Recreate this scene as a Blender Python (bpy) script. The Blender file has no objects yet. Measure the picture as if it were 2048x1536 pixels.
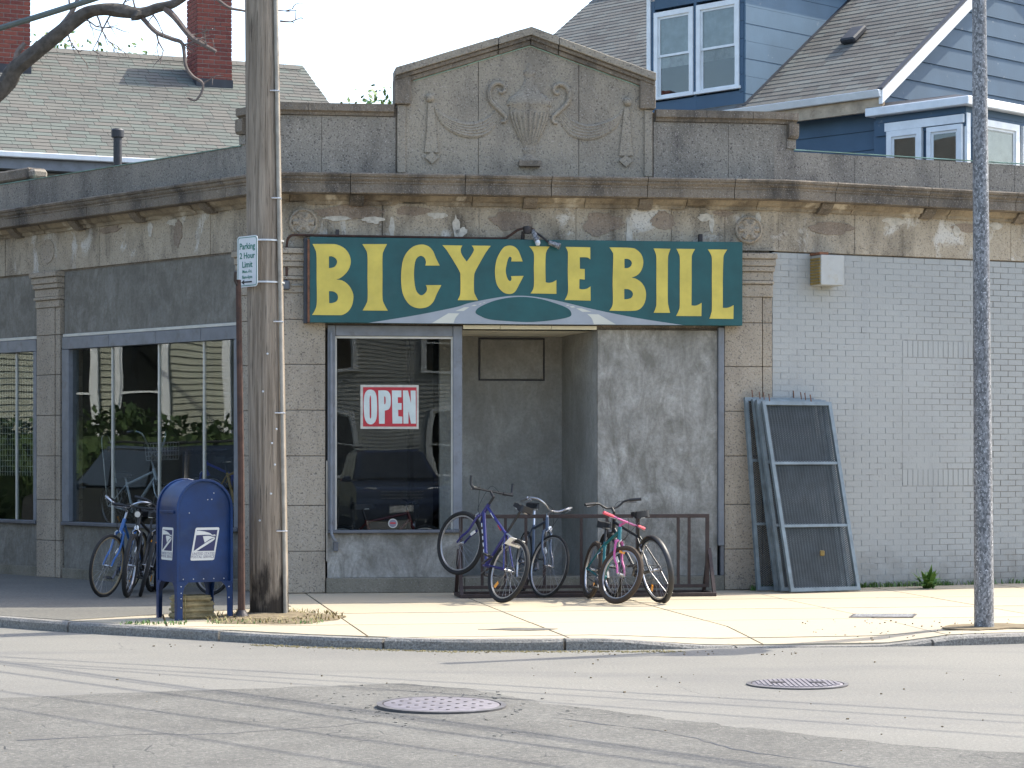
import bpy, bmesh, math, random
from mathutils import Vector as V, Matrix as M, noise as mnoise
from mathutils.geometry import tessellate_polygon
random.seed(7)
rad = math.radians
scene = bpy.context.scene
col = scene.collection

# ------------------------------------------------------------------ camera
cam_data = bpy.data.cameras.new('camera')
cam = bpy.data.objects.new('camera', cam_data)
col.objects.link(cam)
cam.location = (0, 0, 1.5)
cam.rotation_euler = (rad(90), 0, 0)
cam_data.sensor_width = 36
cam_data.lens = 82.6
cam_data.shift_y = 144 / 2048
cam_data.clip_end = 2000
scene.camera = cam

# ------------------------------------------------------------------ sky, sun, exposure
SUN_TO = V((.75, .43, 1)).normalized()
world = bpy.data.worlds.new('World'); scene.world = world; world.use_nodes = True
wn = world.node_tree
for n_ in list(wn.nodes): wn.nodes.remove(n_)
sky = wn.nodes.new('ShaderNodeTexSky'); sky.sky_type = 'NISHITA'; sky.sun_disc = False
sky.sun_elevation = math.asin(SUN_TO.z); sky.sun_rotation = math.atan2(SUN_TO.x, SUN_TO.y)
sky.air_density = 1.0; sky.dust_density = 2.5; sky.ozone_density = 1.0
bg = wn.nodes.new('ShaderNodeBackground'); bg.inputs['Strength'].default_value = .15
wo = wn.nodes.new('ShaderNodeOutputWorld')
wn.links.new(sky.outputs[0], bg.inputs[0]); wn.links.new(bg.outputs[0], wo.inputs[0])
sl = bpy.data.lights.new('sun', 'SUN'); sl.energy = 2.3; sl.angle = rad(.4); sl.color = (1, .95, .83)
sun = bpy.data.objects.new('sun', sl); col.objects.link(sun)
sun.location = (12, 30, 30); sun.rotation_euler = SUN_TO.to_track_quat('Z', 'Y').to_euler()
scene.view_settings.view_transform = 'Standard'; scene.view_settings.look = 'None'
scene.view_settings.exposure = 1.72; scene.view_settings.gamma = 1

# ------------------------------------------------------------------ helpers
ORG = {}
def smp(t):
    """'x,y x,y*' -> list of points, starred ones on a smooth curve"""
    pts = []
    for w in t.split():
        s = w.endswith('*'); x, y = w.strip('*').split(','); pts.append((float(x), float(y), s))
    n = len(pts); out = []
    for i in range(n):
        a, b = pts[i], pts[(i + 1) % n]
        out.append((a[0], a[1]))
        if not (a[2] or b[2]): continue
        p0 = pts[i - 1] if a[2] else a
        p3 = pts[(i + 2) % n] if b[2] else b
        for k in (1, 2, 3, 4):
            t_ = k / 5.
            q = []
            for j in (0, 1):
                q.append(.5 * (2 * a[j] + (b[j] - p0[j]) * t_ + (2 * p0[j] - 5 * a[j] + 4 * b[j] - p3[j]) * t_ ** 2 + (3 * a[j] - p0[j] - 3 * b[j] + p3[j]) * t_ ** 3))
            out.append(tuple(q))
    return out
def crv(pts, n=6):
    """Catmull-Rom through 3-D points"""
    pts = [V(p) for p in pts]; out = []
    for i in range(len(pts) - 1):
        a, b = pts[i], pts[i + 1]
        p0 = pts[i - 1] if i else a * 2 - b
        p3 = pts[i + 2] if i + 2 < len(pts) else b * 2 - a
        for k in range(n):
            t = k / n
            out.append(.5 * (2 * a + (b - p0) * t + (2 * p0 - 5 * a + 4 * b - p3) * t * t + (3 * a - p0 - 3 * b + p3) * t ** 3))
    out.append(pts[-1]); return out
class Fr:
    """vertical plane frame: s along the wall, d outwards, z up"""
    def __init__(self, o, d, n=None, z=0):
        self.O = V((o[0], o[1], z)); self.D = V((d[0], d[1], 0)).normalized()
        self.N = V((n[0], n[1], 0)).normalized() if n else V((self.D.y, -self.D.x, 0))
    def p(self, s, d, z): return self.O + self.D * s + self.N * d + V((0, 0, z))
    def mat(self, s, d, z, ls, ld, lz):
        D, N = self.D * ls, self.N * ld
        if self.D.cross(self.N).z < 0: N = -N
        m = M.Identity(4)
        for i, c in enumerate((D, N, V((0, 0, lz)), self.p(s, d, z))):
            for j in range(3): m[j][i] = c[j]
        return m
class MB:
    def __init__(self): self.v = []; self.f = []
    def add(self, vs, fs):
        b = len(self.v); self.v += [V(x) for x in vs]; self.f += [tuple(b + i for i in f) for f in fs]; return self
    def hexa(self, p): return self.add(p, [(0, 1, 2, 3), (4, 7, 6, 5), (0, 4, 5, 1), (1, 5, 6, 2), (2, 6, 7, 3), (3, 7, 4, 0)])
    def fbox(self, fr, s0, s1, d0, d1, z0, z1):
        return self.hexa([fr.p(s0, d0, z0), fr.p(s1, d0, z0), fr.p(s1, d1, z0), fr.p(s0, d1, z0), fr.p(s0, d0, z1), fr.p(s1, d0, z1), fr.p(s1, d1, z1), fr.p(s0, d1, z1)])
    def box(self, c, size, m=None):
        x, y, z = (q / 2 for q in size); c = V(c); P = []
        for a, b, d in ((-x, -y, -z), (x, -y, -z), (x, y, -z), (-x, y, -z), (-x, -y, z), (x, -y, z), (x, y, z), (-x, y, z)):
            q = V((a, b, d)); P.append((m @ q if m else q) + c)
        return self.hexa(P)
    def bar(self, a, b, w, h=None, up=(0, 0, 1)):
        a, b = V(a), V(b); h = h or w; t = (b - a).normalized(); u = V(up)
        if abs(t.dot(u)) > .95: u = V((0, 1, 0)) if abs(t.y) < .9 else V((1, 0, 0))
        x = t.cross(u).normalized() * w / 2; y = x.cross(t).normalized() * h / 2
        return self.hexa([a - x - y, a + x - y, a + x + y, a - x + y, b - x - y, b + x - y, b + x + y, b - x + y])
    def prism(self, loops, f0, f1):
        """loops of 2-D points; f0,f1 map a point to the two faces"""
        loops = [[tuple(p[:2]) for p in l] for l in loops]
        tri = tessellate_polygon([[V((p[0], p[1], 0)) for p in l] for l in loops])
        flat = [p for l in loops for p in l]; n = len(flat)
        fs = [tuple(t) for t in tri] + [tuple(n + i for i in t[::-1]) for t in tri]
        b = 0
        for l in loops:
            k = len(l)
            fs += [(b + i, b + (i + 1) % k, n + b + (i + 1) % k, n + b + i) for i in range(k)]; b += k
        return self.add([f0(*p) for p in flat] + [f1(*p) for p in flat], fs)
    def fprism(self, fr, loops, d0, d1): return self.prism(loops, lambda s, z: fr.p(s, d0, z), lambda s, z: fr.p(s, d1, z))
    def tube(self, pts, r, n=8, closed=False, cap=True, sq=None):
        pts = [V(p) for p in pts]; k = len(pts)
        rs = r if isinstance(r, (list, tuple)) else [r] * k
        T = []
        for i in range(k):
            a = pts[(i - 1) % k] if (closed or i) else pts[0]; b = pts[(i + 1) % k] if (closed or i < k - 1) else pts[-1]
            T.append((b - a).normalized())
        u = T[0].orthogonal().normalized(); vs = []
        for i in range(k):
            u = (u - T[i] * u.dot(T[i])).normalized(); w = T[i].cross(u)
            for j in range(n):
                a = 2 * math.pi * j / n; vs.append(pts[i] + (u * math.cos(a) + w * math.sin(a)) * rs[i])
        fs = []
        for i in range(k if closed else k - 1):
            i2 = (i + 1) % k
            for j in range(n): fs.append((i * n + j, i * n + (j + 1) % n, i2 * n + (j + 1) % n, i2 * n + j))
        if cap and not closed: fs += [tuple(range(n))[::-1], tuple((k - 1) * n + j for j in range(n))]
        return self.add(vs, fs)
    def lathe(self, prof, n=16, m=None, a0=0, a1=2 * math.pi):
        full = abs(a1 - a0 - 2 * math.pi) < 1e-6; c = n if full else n + 1; vs = []
        for r, z in prof:
            for j in range(c):
                a = a0 + (a1 - a0) * j / n; q = V((r * math.cos(a), r * math.sin(a), z)); vs.append(m @ q if m else q)
        fs = [(i * c + j, i * c + (j + 1) % c, (i + 1) * c + (j + 1) % c, (i + 1) * c + j) for i in range(len(prof) - 1) for j in range(n)]
        if full: fs += [tuple(range(c))[::-1], tuple((len(prof) - 1) * c + j for j in range(c))]
        return self.add(vs, fs)
    def build(self, name, mat, parent=None, smooth=False, bevel=0, tone=None, seg=1, **props):
        me = bpy.data.meshes.new(name)
        o_ = ORG.get(parent.name, V((0, 0, 0))) if parent else V((0, 0, 0))
        me.from_pydata([v - o_ for v in self.v], [], self.f)
        bm = bmesh.new(); bm.from_mesh(me)
        bmesh.ops.recalc_face_normals(bm, faces=bm.faces)
        if bevel:
            bm.normal_update()
            es = [e for e in bm.edges if len(e.link_faces) == 2 and e.calc_face_angle(0) > .5]
            bmesh.ops.bevel(bm, geom=es, offset=bevel, segments=seg, affect='EDGES', clamp_overlap=True)
        bm.to_mesh(me); bm.free()
        if smooth:
            me.polygons.foreach_set('use_smooth', [True] * len(me.polygons)); me.set_sharp_from_angle(angle=rad(38))
        if mat: me.materials.append(mat)
        if tone is not None and len(tone) == len(me.vertices):
            at = me.attributes.new('tone', 'FLOAT', 'POINT'); at.data.foreach_set('value', tone)
        o = bpy.data.objects.new(name, me); col.objects.link(o)
        if parent: o.parent = parent; ORG[o.name] = o_
        else: ORG[o.name] = V((0, 0, 0))
        for k, v in props.items(): o[k] = v
        return o
def thing(name, label, cat, loc=(0, 0, 0), group=None, kind=None):
    o = bpy.data.objects.new(name, None); col.objects.link(o); o.location = loc; o.empty_display_size = .1
    ORG[o.name] = V(loc)
    if label: o['label'] = label
    if cat: o['category'] = cat
    if group: o['group'] = group
    if kind: o['kind'] = kind
    return o
def own(o):
    """move a top-level mesh's origin to its base"""
    me = o.data; xs = [v.co for v in me.vertices]
    c = V((sum(v.x for v in xs) / len(xs), sum(v.y for v in xs) / len(xs), min(v.z for v in xs)))
    me.transform(M.Translation(-c)); o.location = c; ORG[o.name] = c; return o
UNIT = {}
def unit_box(mat, t):
    k = (mat.name, t)
    if k not in UNIT:
        me = bpy.data.meshes.new('piece')
        vs = [(x, y, z) for z in (-.5, .5) for x, y in ((-.5, -.5), (.5, -.5), (.5, .5), (-.5, .5))]
        me.from_pydata(vs, [], [(3, 2, 1, 0), (4, 5, 6, 7), (0, 1, 5, 4), (1, 2, 6, 5), (2, 3, 7, 6), (3, 0, 4, 7)])
        me.materials.append(mat)
        at = me.attributes.new('tone', 'FLOAT', 'POINT'); at.data.foreach_set('value', [t] * 8)
        UNIT[k] = me
    return UNIT[k]
def in_view(p):
    if p.y < 1: return False
    u = p.x / p.y / .2179; v = (p.z - 1.5) / p.y * 4700
    return abs(u) < 1.03 and -640 < v < 930
def pieces(name, parent, specs, mat, rest, n=300):
    """specs: (world matrix, tone 0..1). The n that show largest become objects, the others one joined part"""
    key = lambda s: (0 if in_view(s[0].translation) else 1, s[0].translation.length)
    specs = sorted(specs, key=key); o_ = ORG[parent.name]
    for m, t in specs[:n]:
        o = bpy.data.objects.new(name, unit_box(mat, round(t * 7) / 7)); col.objects.link(o)
        o.parent = parent; o.matrix_local = M.Translation(-o_) @ m
    if len(specs) > n:
        mb = MB(); tone = []
        base = [v.co.copy() for v in unit_box(mat, 0).vertices]
        for m, t in specs[n:]:
            mb.add([m @ b for b in base], [(3, 2, 1, 0), (4, 5, 6, 7), (0, 1, 5, 4), (1, 2, 6, 5), (2, 3, 7, 6), (3, 0, 4, 7)]); tone += [t] * 8
        mb.build(rest, mat, parent, tone=tone, kind='stuff')
def text_mb(body, size, fn, extr=.0015, bold=0, align='CENTER', xs=1.0):
    """text as mesh; fn maps (x,y,depth) to world"""
    cu = bpy.data.curves.new('lettering', 'FONT'); cu.body = body; cu.size = size; cu.align_x = align; cu.offset = bold; cu.resolution_u = 2
    cu.extrude = extr
    ob = bpy.data.objects.new('lettering', cu); col.objects.link(ob)
    bpy.context.view_layer.update()
    me = bpy.data.meshes.new_from_object(ob.evaluated_get(bpy.context.evaluated_depsgraph_get()))
    mb = MB(); mb.add([fn(v.co.x * xs, v.co.y, v.co.z) for v in me.vertices], [tuple(p.vertices) for p in me.polygons])
    bpy.data.objects.remove(ob); bpy.data.curves.remove(cu); bpy.data.meshes.remove(me)
    return mb

# ------------------------------------------------------------------ materials
class MT:
    def __init__(self, name):
        self.m = bpy.data.materials.new(name); self.m.use_nodes = True; self.t = self.m.node_tree
        self.b = self.t.nodes['Principled BSDF']; self._p = None
    def n(self, typ, ins=None, **pr):
        x = self.t.nodes.new(typ)
        for k, v in pr.items(): setattr(x, k, v)
        for k, v in (ins or {}).items(): self.set(x.inputs[k], v)
        return x
    def set(self, s, v):
        if hasattr(v, 'is_linked'): self.t.links.new(v, s)
        elif isinstance(v, (tuple, list)) and len(v) == 3 and s.type == 'RGBA': s.default_value = (*v, 1)
        else: s.default_value = v
    @property
    def pos(self):
        if not self._p: self._p = self.n('ShaderNodeNewGeometry').outputs['Position']
        return self._p
    def obj(self): return self.n('ShaderNodeTexCoord').outputs['Object']
    def map(self, sc, vec=None, rot=(0, 0, 0)): return self.n('ShaderNodeMapping', {'Vector': vec or self.pos, 'Scale': sc, 'Rotation': rot}).outputs[0]
    def noise(self, scale, detail=4, rough=.55, vec=None, dist=0): return self.n('ShaderNodeTexNoise', {'Vector': vec or self.pos, 'Scale': scale, 'Detail': detail, 'Roughness': rough, 'Distortion': dist}).outputs[0]
    def ramp(self, fac, a, b, lo=0, hi=1): return self.n('ShaderNodeMapRange', {'Value': fac, 'From Min': a, 'From Max': b, 'To Min': lo, 'To Max': hi}, clamp=True).outputs[0]
    def mix(self, fac, a, b, blend='MIX'):
        x = self.n('ShaderNodeMix', data_type='RGBA', blend_type=blend); self.set(x.inputs[0], fac); self.set(x.inputs[6], a); self.set(x.inputs[7], b); return x.outputs[2]
    def m2(self, op, a, b=0.0):
        x = self.n('ShaderNodeMath', operation=op); self.set(x.inputs[0], a); self.set(x.inputs[1], b); return x.outputs[0]
    def tone(self): return self.n('ShaderNodeAttribute', attribute_name='tone').outputs['Fac']
    def bump(self, h, st=.3, dist=.01): return self.n('ShaderNodeBump', {'Height': h, 'Strength': st, 'Distance': dist}).outputs[0]
    def out(self, c, rough=.8, metal=0, bump=None, spec=.5, coat=0):
        self.set(self.b.inputs['Base Color'], c); self.set(self.b.inputs['Roughness'], rough); self.set(self.b.inputs['Metallic'], metal)
        self.b.inputs['Specular IOR Level'].default_value = spec
        if coat: self.b.inputs['Coat Weight'].default_value = coat; self.b.inputs['Coat Roughness'].default_value = .08
        if bump: self.set(self.b.inputs['Normal'], bump)
        return self.m
def concrete(name, base, base2, dark, stain=.6, speck=.55, pale=0.0, patch=None, bump=.35):
    t = MT(name)
    c = t.mix(t.ramp(t.noise(1.1, 5), .36, .64), base, base2)
    c = t.mix(t.ramp(t.noise(9, 5, .65), .35, .7, 0, .5), c, tuple(x * .8 for x in base))
    st = t.m2('MULTIPLY', t.ramp(t.noise(1.6, 6, .62, t.map((1.5, 1.5, .55))), .46, .66), stain)
    c = t.mix(st, c, dark)
    if pale:
        pm = t.m2('MULTIPLY', t.ramp(t.noise(2.4, 6, .62, t.map((1, 1, .7)), .8), .565, .66), pale * .7)
        c = t.mix(pm, c, patch or (.62, .6, .55))
    g = t.noise(50, 3, .65)
    c = t.mix(t.ramp(g, .33, .46, speck, 0), c, (.06, .05, .048))
    c = t.mix(t.ramp(t.noise(64, 3, .65), .57, .68, 0, speck * .6), c, (.52, .47, .43))
    return t.out(c, .93, bump=t.bump(t.m2('ADD', g, t.m2('MULTIPLY', t.noise(7, 5), 1.5)), bump, .02), spec=.25)
def flat(name, c, rough=.5, metal=0, var=.15, scale=8, spec=.5, coat=0, obj=False, dirt=0, dirtc=(.08, .06, .045)):
    t = MT(name); vec = t.obj() if obj else None
    cc = t.mix(t.ramp(t.noise(scale, 5, .6, vec), .3, .7), tuple(max(0, x * (1 - var)) for x in c), tuple(min(1, x * (1 + var)) for x in c))
    if dirt: cc = t.mix(t.ramp(t.noise(scale * 1.7, 6, .65, vec), .55, .72, 0, dirt), cc, dirtc)
    return t.out(cc, rough, metal, spec=spec, coat=coat)
MA = {}
MA['beige'] = concrete('weathered_beige_concrete', (.42, .355, .262), (.345, .295, .222), (.095, .08, .06), .9, .7, 1.0)
MA['pil'] = concrete('pilaster_concrete', (.39, .33, .25), (.335, .285, .22), (.19, .16, .122), .5, .75)
MA['grey'] = concrete('grey_speckled_concrete', (.275, .245, .20), (.22, .20, .168), (.09, .082, .073), .65, .95)
MA['ped'] = concrete('pediment_concrete', (.315, .275, .213), (.265, .235, .187), (.135, .118, .10), .55, .75)
MA['corn'] = concrete('sooty_cornice_concrete', (.22, .182, .138), (.165, .14, .11), (.045, .041, .037), .85, .6)
MA['erode'] = concrete('eroded_mortar', (.33, .275, .195), (.24, .20, .145), (.075, .06, .048), .85, .3, .9, (.60, .54, .43))
MA['ledge'] = concrete('ledge_concrete', (.22, .20, .155), (.18, .165, .13), (.09, .085, .06), .5, .4)
def stucco(name, a, b, lo=.40, hi=.66, sc=2.2):
    t = MT(name)
    w = t.m2('ADD', t.m2('MULTIPLY', t.noise(sc, 7, .62, t.map((1, 1, .8)), 1.3), .6), t.m2('MULTIPLY', t.noise(sc * 2.6, 6, .7, t.map((1, 1, .38), rot=(.25, .35, 0)), 2.2), .4))
    c = t.mix(t.ramp(w, lo, hi), a, b)
    c = t.mix(t.ramp(t.noise(.9, 3), .4, .65, 0, .55), c, tuple(x * .62 for x in a))
    c = t.mix(t.ramp(t.noise(30, 4, .7), .3, .6, .35, 0), c, tuple(x * .5 for x in a))
    return t.out(c, .9, bump=t.bump(t.m2('ADD', t.m2('MULTIPLY', w, 2.0), t.noise(26, 5)), .45, .02), spec=.3)
MA['stucco'] = stucco('trowelled_grey_stucco', (.195, .183, .155), (.49, .47, .425))
MA['stucco_d'] = stucco('dark_grey_stucco', (.29, .28, .248), (.47, .455, .415), .40, .72)
MA['stucco_l'] = stucco('band_stucco', (.16, .148, .122), (.30, .288, .252), .42, .74, 3.2)
def brickpaint():
    t = MT('pale_grey_brick_paint')
    c = t.mix(t.ramp(t.noise(.8, 4), .35, .65), (.33, .338, .322), (.30, .308, .294))
    c = t.mix(t.m2('MULTIPLY', t.tone(), .10), c, (.22, .22, .22))
    c = t.mix(t.ramp(t.noise(1.5, 6, .65, t.map((2.2, 2.2, .35))), .56, .74, 0, .3), c, (.2, .21, .22))
    c = t.mix(t.m2('MULTIPLY', t.ramp(t.m2('ADD', t.n('ShaderNodeSeparateXYZ', {'Vector': t.pos}).outputs[2], t.noise(4, 5, .6)), .45, .95, 1, 0), .6), c, (.15, .135, .105))
    c = t.mix(t.ramp(t.noise(24, 5, .7), .60, .72, 0, .4), c, (.16, .14, .125))
    return t.out(c, .62, bump=t.bump(t.noise(40, 4), .3, .006))
MA['bpaint'] = brickpaint()
def jointpaint():
    t = MT('painted_mortar_joints')
    x = t.n('ShaderNodeSeparateXYZ', {'Vector': t.pos}).outputs[0]
    k = t.m2('MULTIPLY', t.ramp(x, 4.2, 5.6), t.ramp(t.noise(3, 5, .6), .35, .55))
    c = t.mix(k, (.315, .322, .308), (.17, .155, .135))
    c = t.mix(t.ramp(t.noise(5, 5), .58, .68, 0, .7), c, (.13, .125, .12))
    return t.out(c, .85)
MA['joint'] = jointpaint()
MA['frame'] = flat('grey_painted_metal', (.165, .175, .19), .5, 0, .18, 5, dirt=.4)
MA['frame_d'] = flat('dark_grey_metal', (.10, .105, .115), .5, 0, .2, 6, dirt=.4)
MA['mull'] = flat('pale_mullion', (.50, .48, .42), .5, 0, .12, 6)
MA['cream'] = flat('cream_boards', (.80, .75, .58), .7, 0, .1, 3, dirt=.2, dirtc=(.3, .25, .17))
MA['green'] = flat('sign_green_paint', (.006, .068, .070), .42, 0, .2, 3, dirt=.25, dirtc=(.03, .09, .09))
MA['yellow'] = flat('sign_yellow_paint', (.54, .43, .075), .5, 0, .13, 5, dirt=.15, dirtc=(.48, .40, .13))
MA['sgrey'] = flat('sign_grey_paint', (.29, .31, .33), .5, 0, .08, 4)
MA['swhite'] = flat('sign_offwhite_paint', (.54, .53, .45), .5, 0, .06, 4)
MA['rust'] = flat('rusty_iron', (.17, .075, .04), .85, .1, .45, 14, dirt=.6, dirtc=(.04, .03, .025))
MA['rust_d'] = flat('dark_rusty_iron', (.060, .030, .020), .85, .1, .4, 12, dirt=.5, dirtc=(.025, .02, .018))
MA['iron'] = flat('dark_iron', (.035, .03, .03), .55, .3, .3, 20)
MA['rack'] = flat('brown_rack_steel', (.036, .022, .019), .6, .1, .35, 18, dirt=.4, dirtc=(.075, .042, .03))
MA['copper'] = flat('verdigris_flashing', (.26, .42, .37), .7, .1, .3, 6, dirt=.5, dirtc=(.12, .13, .11))
MA['white'] = flat('white_paint', (.72, .73, .72), .55, 0, .08, 5, dirt=.12, dirtc=(.35, .33, .3))
MA['lead'] = flat('black_flashing', (.03, .032, .038), .6, .1, .3, 8)
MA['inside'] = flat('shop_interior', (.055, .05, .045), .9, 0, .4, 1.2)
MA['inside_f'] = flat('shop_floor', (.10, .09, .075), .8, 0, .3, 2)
def glass(name, ior, tint, warp=.0, wscale=1.2):
    t = MT(name); t.t.nodes.remove(t.b)
    o = t.t.nodes['Material Output']
    ge = t.n('ShaderNodeNewGeometry'); dp = t.n('ShaderNodeVectorMath', operation='DOT_PRODUCT'); t.set(dp.inputs[0], ge.outputs['Incoming']); t.set(dp.inputs[1], ge.outputs['Normal'])
    fr = t.m2('ADD', ior, t.m2('MULTIPLY', t.m2('POWER', t.m2('SUBTRACT', 1.0, t.m2('ABSOLUTE', dp.outputs['Value'])), 5.0), 1 - ior)); gl = t.n('ShaderNodeBsdfGlossy', {'Color': (.92, .95, .95), 'Roughness': .0}); tr = t.n('ShaderNodeBsdfTransparent', {'Color': tint})
    if warp:
        b = t.bump(t.noise(wscale, 1.0, .4), 1, warp); t.set(gl.inputs['Normal'], b)
    mx = t.n('ShaderNodeMixShader'); t.set(mx.inputs[0], fr); t.set(mx.inputs[1], tr.outputs[0]); t.set(mx.inputs[2], gl.outputs[0])
    t.set(o.inputs['Surface'], mx.outputs[0]); return t.m
MA['glass'] = glass('plate_glass', .026, (.90, .92, .92), .0030, .9)
MA['glass_l'] = glass('side_plate_glass', .08, (.78, .81, .81), .0045, .8)
MA['glass_d'] = glass('house_glass', .06, (.7, .73, .73), .004, 1.5)
def shingle(name, a, b, c3):
    t = MT(name); k = t.tone()
    c = t.mix(t.ramp(k, .25, .45), a, b); c = t.mix(t.ramp(k, .6, .85), c, c3)
    c = t.mix(t.ramp(t.noise(.6, 4), .35, .7, 0, .35), c, tuple(x * .6 for x in a))
    c = t.mix(t.ramp(t.noise(60, 3, .7), .35, .65, .3, 0), c, (.05, .05, .05))
    return t.out(c, .95, bump=t.bump(t.noise(80, 3), .3, .004), spec=.2)
MA['sh_l'] = shingle('grey_green_shingles', (.145, .138, .12), (.13, .147, .128), (.12, .118, .105))
MA['sh_r'] = shingle('brown_grey_shingles', (.158, .15, .132), (.175, .178, .16), (.128, .12, .108))
def brick_red():
    t = MT('red_brick'); k = t.tone()
    c = t.mix(k, (.21, .062, .044), (.13, .038, .032))
    c = t.mix(t.ramp(t.noise(28, 4, .7), .45, .75, 0, .5), c, (.30, .11, .08))
    return t.out(c, .9, bump=t.bump(t.noise(60, 3), .4, .005), spec=.25)
MA['brick'] = brick_red()
MA['mortar'] = flat('pale_mortar', (.36, .30, .27), .95, 0, .2, 20, spec=.2)
def siding(name, c, chip=.3):
    t = MT(name)
    cc = t.mix(t.ramp(t.noise(1.5, 5), .35, .65), c, tuple(x * .82 for x in c))
    cc = t.mix(t.m2('MULTIPLY', t.tone(), .15), cc, (.3, .33, .36))
    cc = t.mix(t.ramp(t.noise(5, 7, .7), .64, .70, 0, chip), cc, (.55, .52, .47))
    return t.out(cc, .7, bump=t.bump(t.noise(14, 4, vec=t.map((4, 4, .6))), .2, .006))
MA['blue'] = siding('slate_blue_siding', (.055, .105, .162), .25)
MA['blue_lit'] = siding('sunlit_blue_siding', (.11, .18, .245), .5)  # same siding, with sunlight on the dormer cheek put into a paler blue
MA['olive'] = siding('olive_grey_clapboard', (.34, .345, .27), .0)
MA['tan'] = siding('pale_clapboard', (.42, .43, .40), .0)
def asphalt():
    t = MT('worn_asphalt')
    c = t.mix(t.ramp(t.noise(.35, 5, .6), .35, .65), (.188, .180, .156), (.158, .152, .134))
    st = t.ramp(t.noise(.9, 5, .6, t.map((.35, 1.6, 1))), .52, .7, 0, .45); c = t.mix(st, c, (.115, .112, .108))
    g = t.noise(48, 4, .8)
    c = t.mix(t.ramp(g, .34, .48, .5, 0), c, (.08, .078, .074)); c = t.mix(t.ramp(g, .56, .68, 0, .42), c, (.38, .36, .33))
    cr = t.n('ShaderNodeTexVoronoi', {'Vector': t.map((1, 1, 1)), 'Scale': .55}, feature='DISTANCE_TO_EDGE')
    wob = t.noise(3, 4)
    vv = t.n('ShaderNodeVectorMath', operation='MULTIPLY_ADD'); t.set(vv.inputs[0], t.n('ShaderNodeTexNoise', {'Vector': t.pos, 'Scale': 2.5, 'Detail': 5}).outputs[1]); vv.inputs[1].default_value = (.5, .5, 0); t.set(vv.inputs[2], t.pos)
    t.set(cr.inputs['Vector'], vv.outputs[0])
    mk = t.m2('MULTIPLY', t.m2('MULTIPLY', t.ramp(cr.outputs[0], 0, .004, .8, 0), t.ramp(t.noise(.5, 2), .56, .62)), t.ramp(t.noise(6, 4), .4, .6)); c = t.mix(mk, c, (.05, .05, .05))
    return t.out(c, .9, bump=t.bump(t.m2('SUBTRACT', g, mk), .5, .012), spec=.3)
MA['asphalt'] = asphalt()
def patch():
    t = MT('broken_asphalt_patch')
    c = t.mix(t.ramp(t.noise(1.2, 6, .65), .35, .62), (.112, .108, .096), (.152, .147, .13))
    g = t.noise(44, 4, .8); c = t.mix(t.ramp(g, .34, .5, .65, 0), c, (.05, .05, .05)); c = t.mix(t.ramp(g, .56, .68, 0, .5), c, (.4, .37, .33))
    k = t.n('ShaderNodeTexVoronoi', {'Vector': t.map((1, 1, 1)), 'Scale': 5}, feature='DISTANCE_TO_EDGE').outputs[0]
    mk = t.m2('MULTIPLY', t.ramp(k, 0, .05, .8, 0), t.ramp(t.noise(1.4, 4), .56, .68)); c = t.mix(mk, c, (.05, .05, .05))
    return t.out(c, .92, bump=t.bump(t.m2('SUBTRACT', g, mk), .7, .02), spec=.25)
MA['patch'] = patch()
def walk():
    t = MT('pale_pavement_concrete')
    c = t.mix(t.m2('MULTIPLY', t.tone(), .5), (.42, .355, .25), (.33, .28, .20))
    c = t.mix(t.ramp(t.noise(.7, 6, .6), .42, .7, 0, .6), c, (.34, .30, .235))
    c = t.mix(t.ramp(t.noise(6, 6, .7), .6, .75, 0, .4), c, (.24, .21, .165))
    c = t.mix(t.ramp(t.noise(13, 3, .5), .70, .73, 0, .55), c, (.12, .11, .095))
    g = t.noise(70, 3, .7); c = t.mix(t.ramp(g, .3, .42, .35, 0), c, (.2, .18, .14))
    return t.out(c, .92, bump=t.bump(t.m2('ADD', g, t.noise(5, 5)), .25, .01), spec=.3)
MA['walk'] = walk()
MA['walk_base'] = flat('joint_dirt', (.10, .085, .06), .95, 0, .4, 10, spec=.2)
def granite():
    t = MT('granite_kerb')
    g = t.noise(55, 3, .75); c = t.mix(t.ramp(g, .35, .65), (.105, .098, .086), (.30, .285, .255))
    c = t.mix(t.ramp(t.noise(1.8, 6, .6), .45, .7, 0, .6), c, (.17, .155, .13))
    return t.out(c, .85, bump=t.bump(t.m2('ADD', g, t.m2('MULTIPLY', t.noise(9, 5), 2)), .6, .015))
MA['granite'] = granite()
def wood():
    t = MT('weathered_pole_wood'); v = t.map((9, 9, .35))
    n = t.noise(3.5, 6, .65, v); c = t.mix(t.ramp(n, .32, .66), (.145, .115, .085), (.34, .28, .215))
    c = t.mix(t.ramp(t.noise(9, 4, .6, v), .58, .66, 0, .75), c, (.05, .04, .03))
    z = t.n('ShaderNodeSeparateXYZ', {'Vector': t.pos}).outputs[2]
    k = t.m2('MULTIPLY', t.ramp(t.m2('ADD', z, t.m2('MULTIPLY', t.noise(6, 5, .6, t.map((1.6, 1.6, .5))), 1.3)), .85, 1.15, 1, 0), .9)
    c = t.mix(k, c, (.022, .018, .015))
    return t.out(c, .9, bump=t.bump(n, .7, .03), spec=.2)
MA['wood'] = wood()
def galv():
    t = MT('galvanised_steel'); n = t.n('ShaderNodeTexVoronoi', {'Vector': t.map((1, 1, .6)), 'Scale': 75}).outputs['Color']
    s = t.n('ShaderNodeSeparateColor', {'Color': n}).outputs[0]
    c = t.mix(t.ramp(s, .15, .95), (.10, .102, .105), (.29, .29, .295)); c = t.mix(t.ramp(t.noise(55, 2), .62, .68, 0, .8), c, (.62, .62, .63))
    c = t.mix(t.ramp(t.noise(1.5, 4, .5, t.map((3, 3, .4))), .5, .7, 0, .4), c, (.12, .115, .115))
    return t.out(c, .6, .35)
MA['galv'] = galv()
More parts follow.
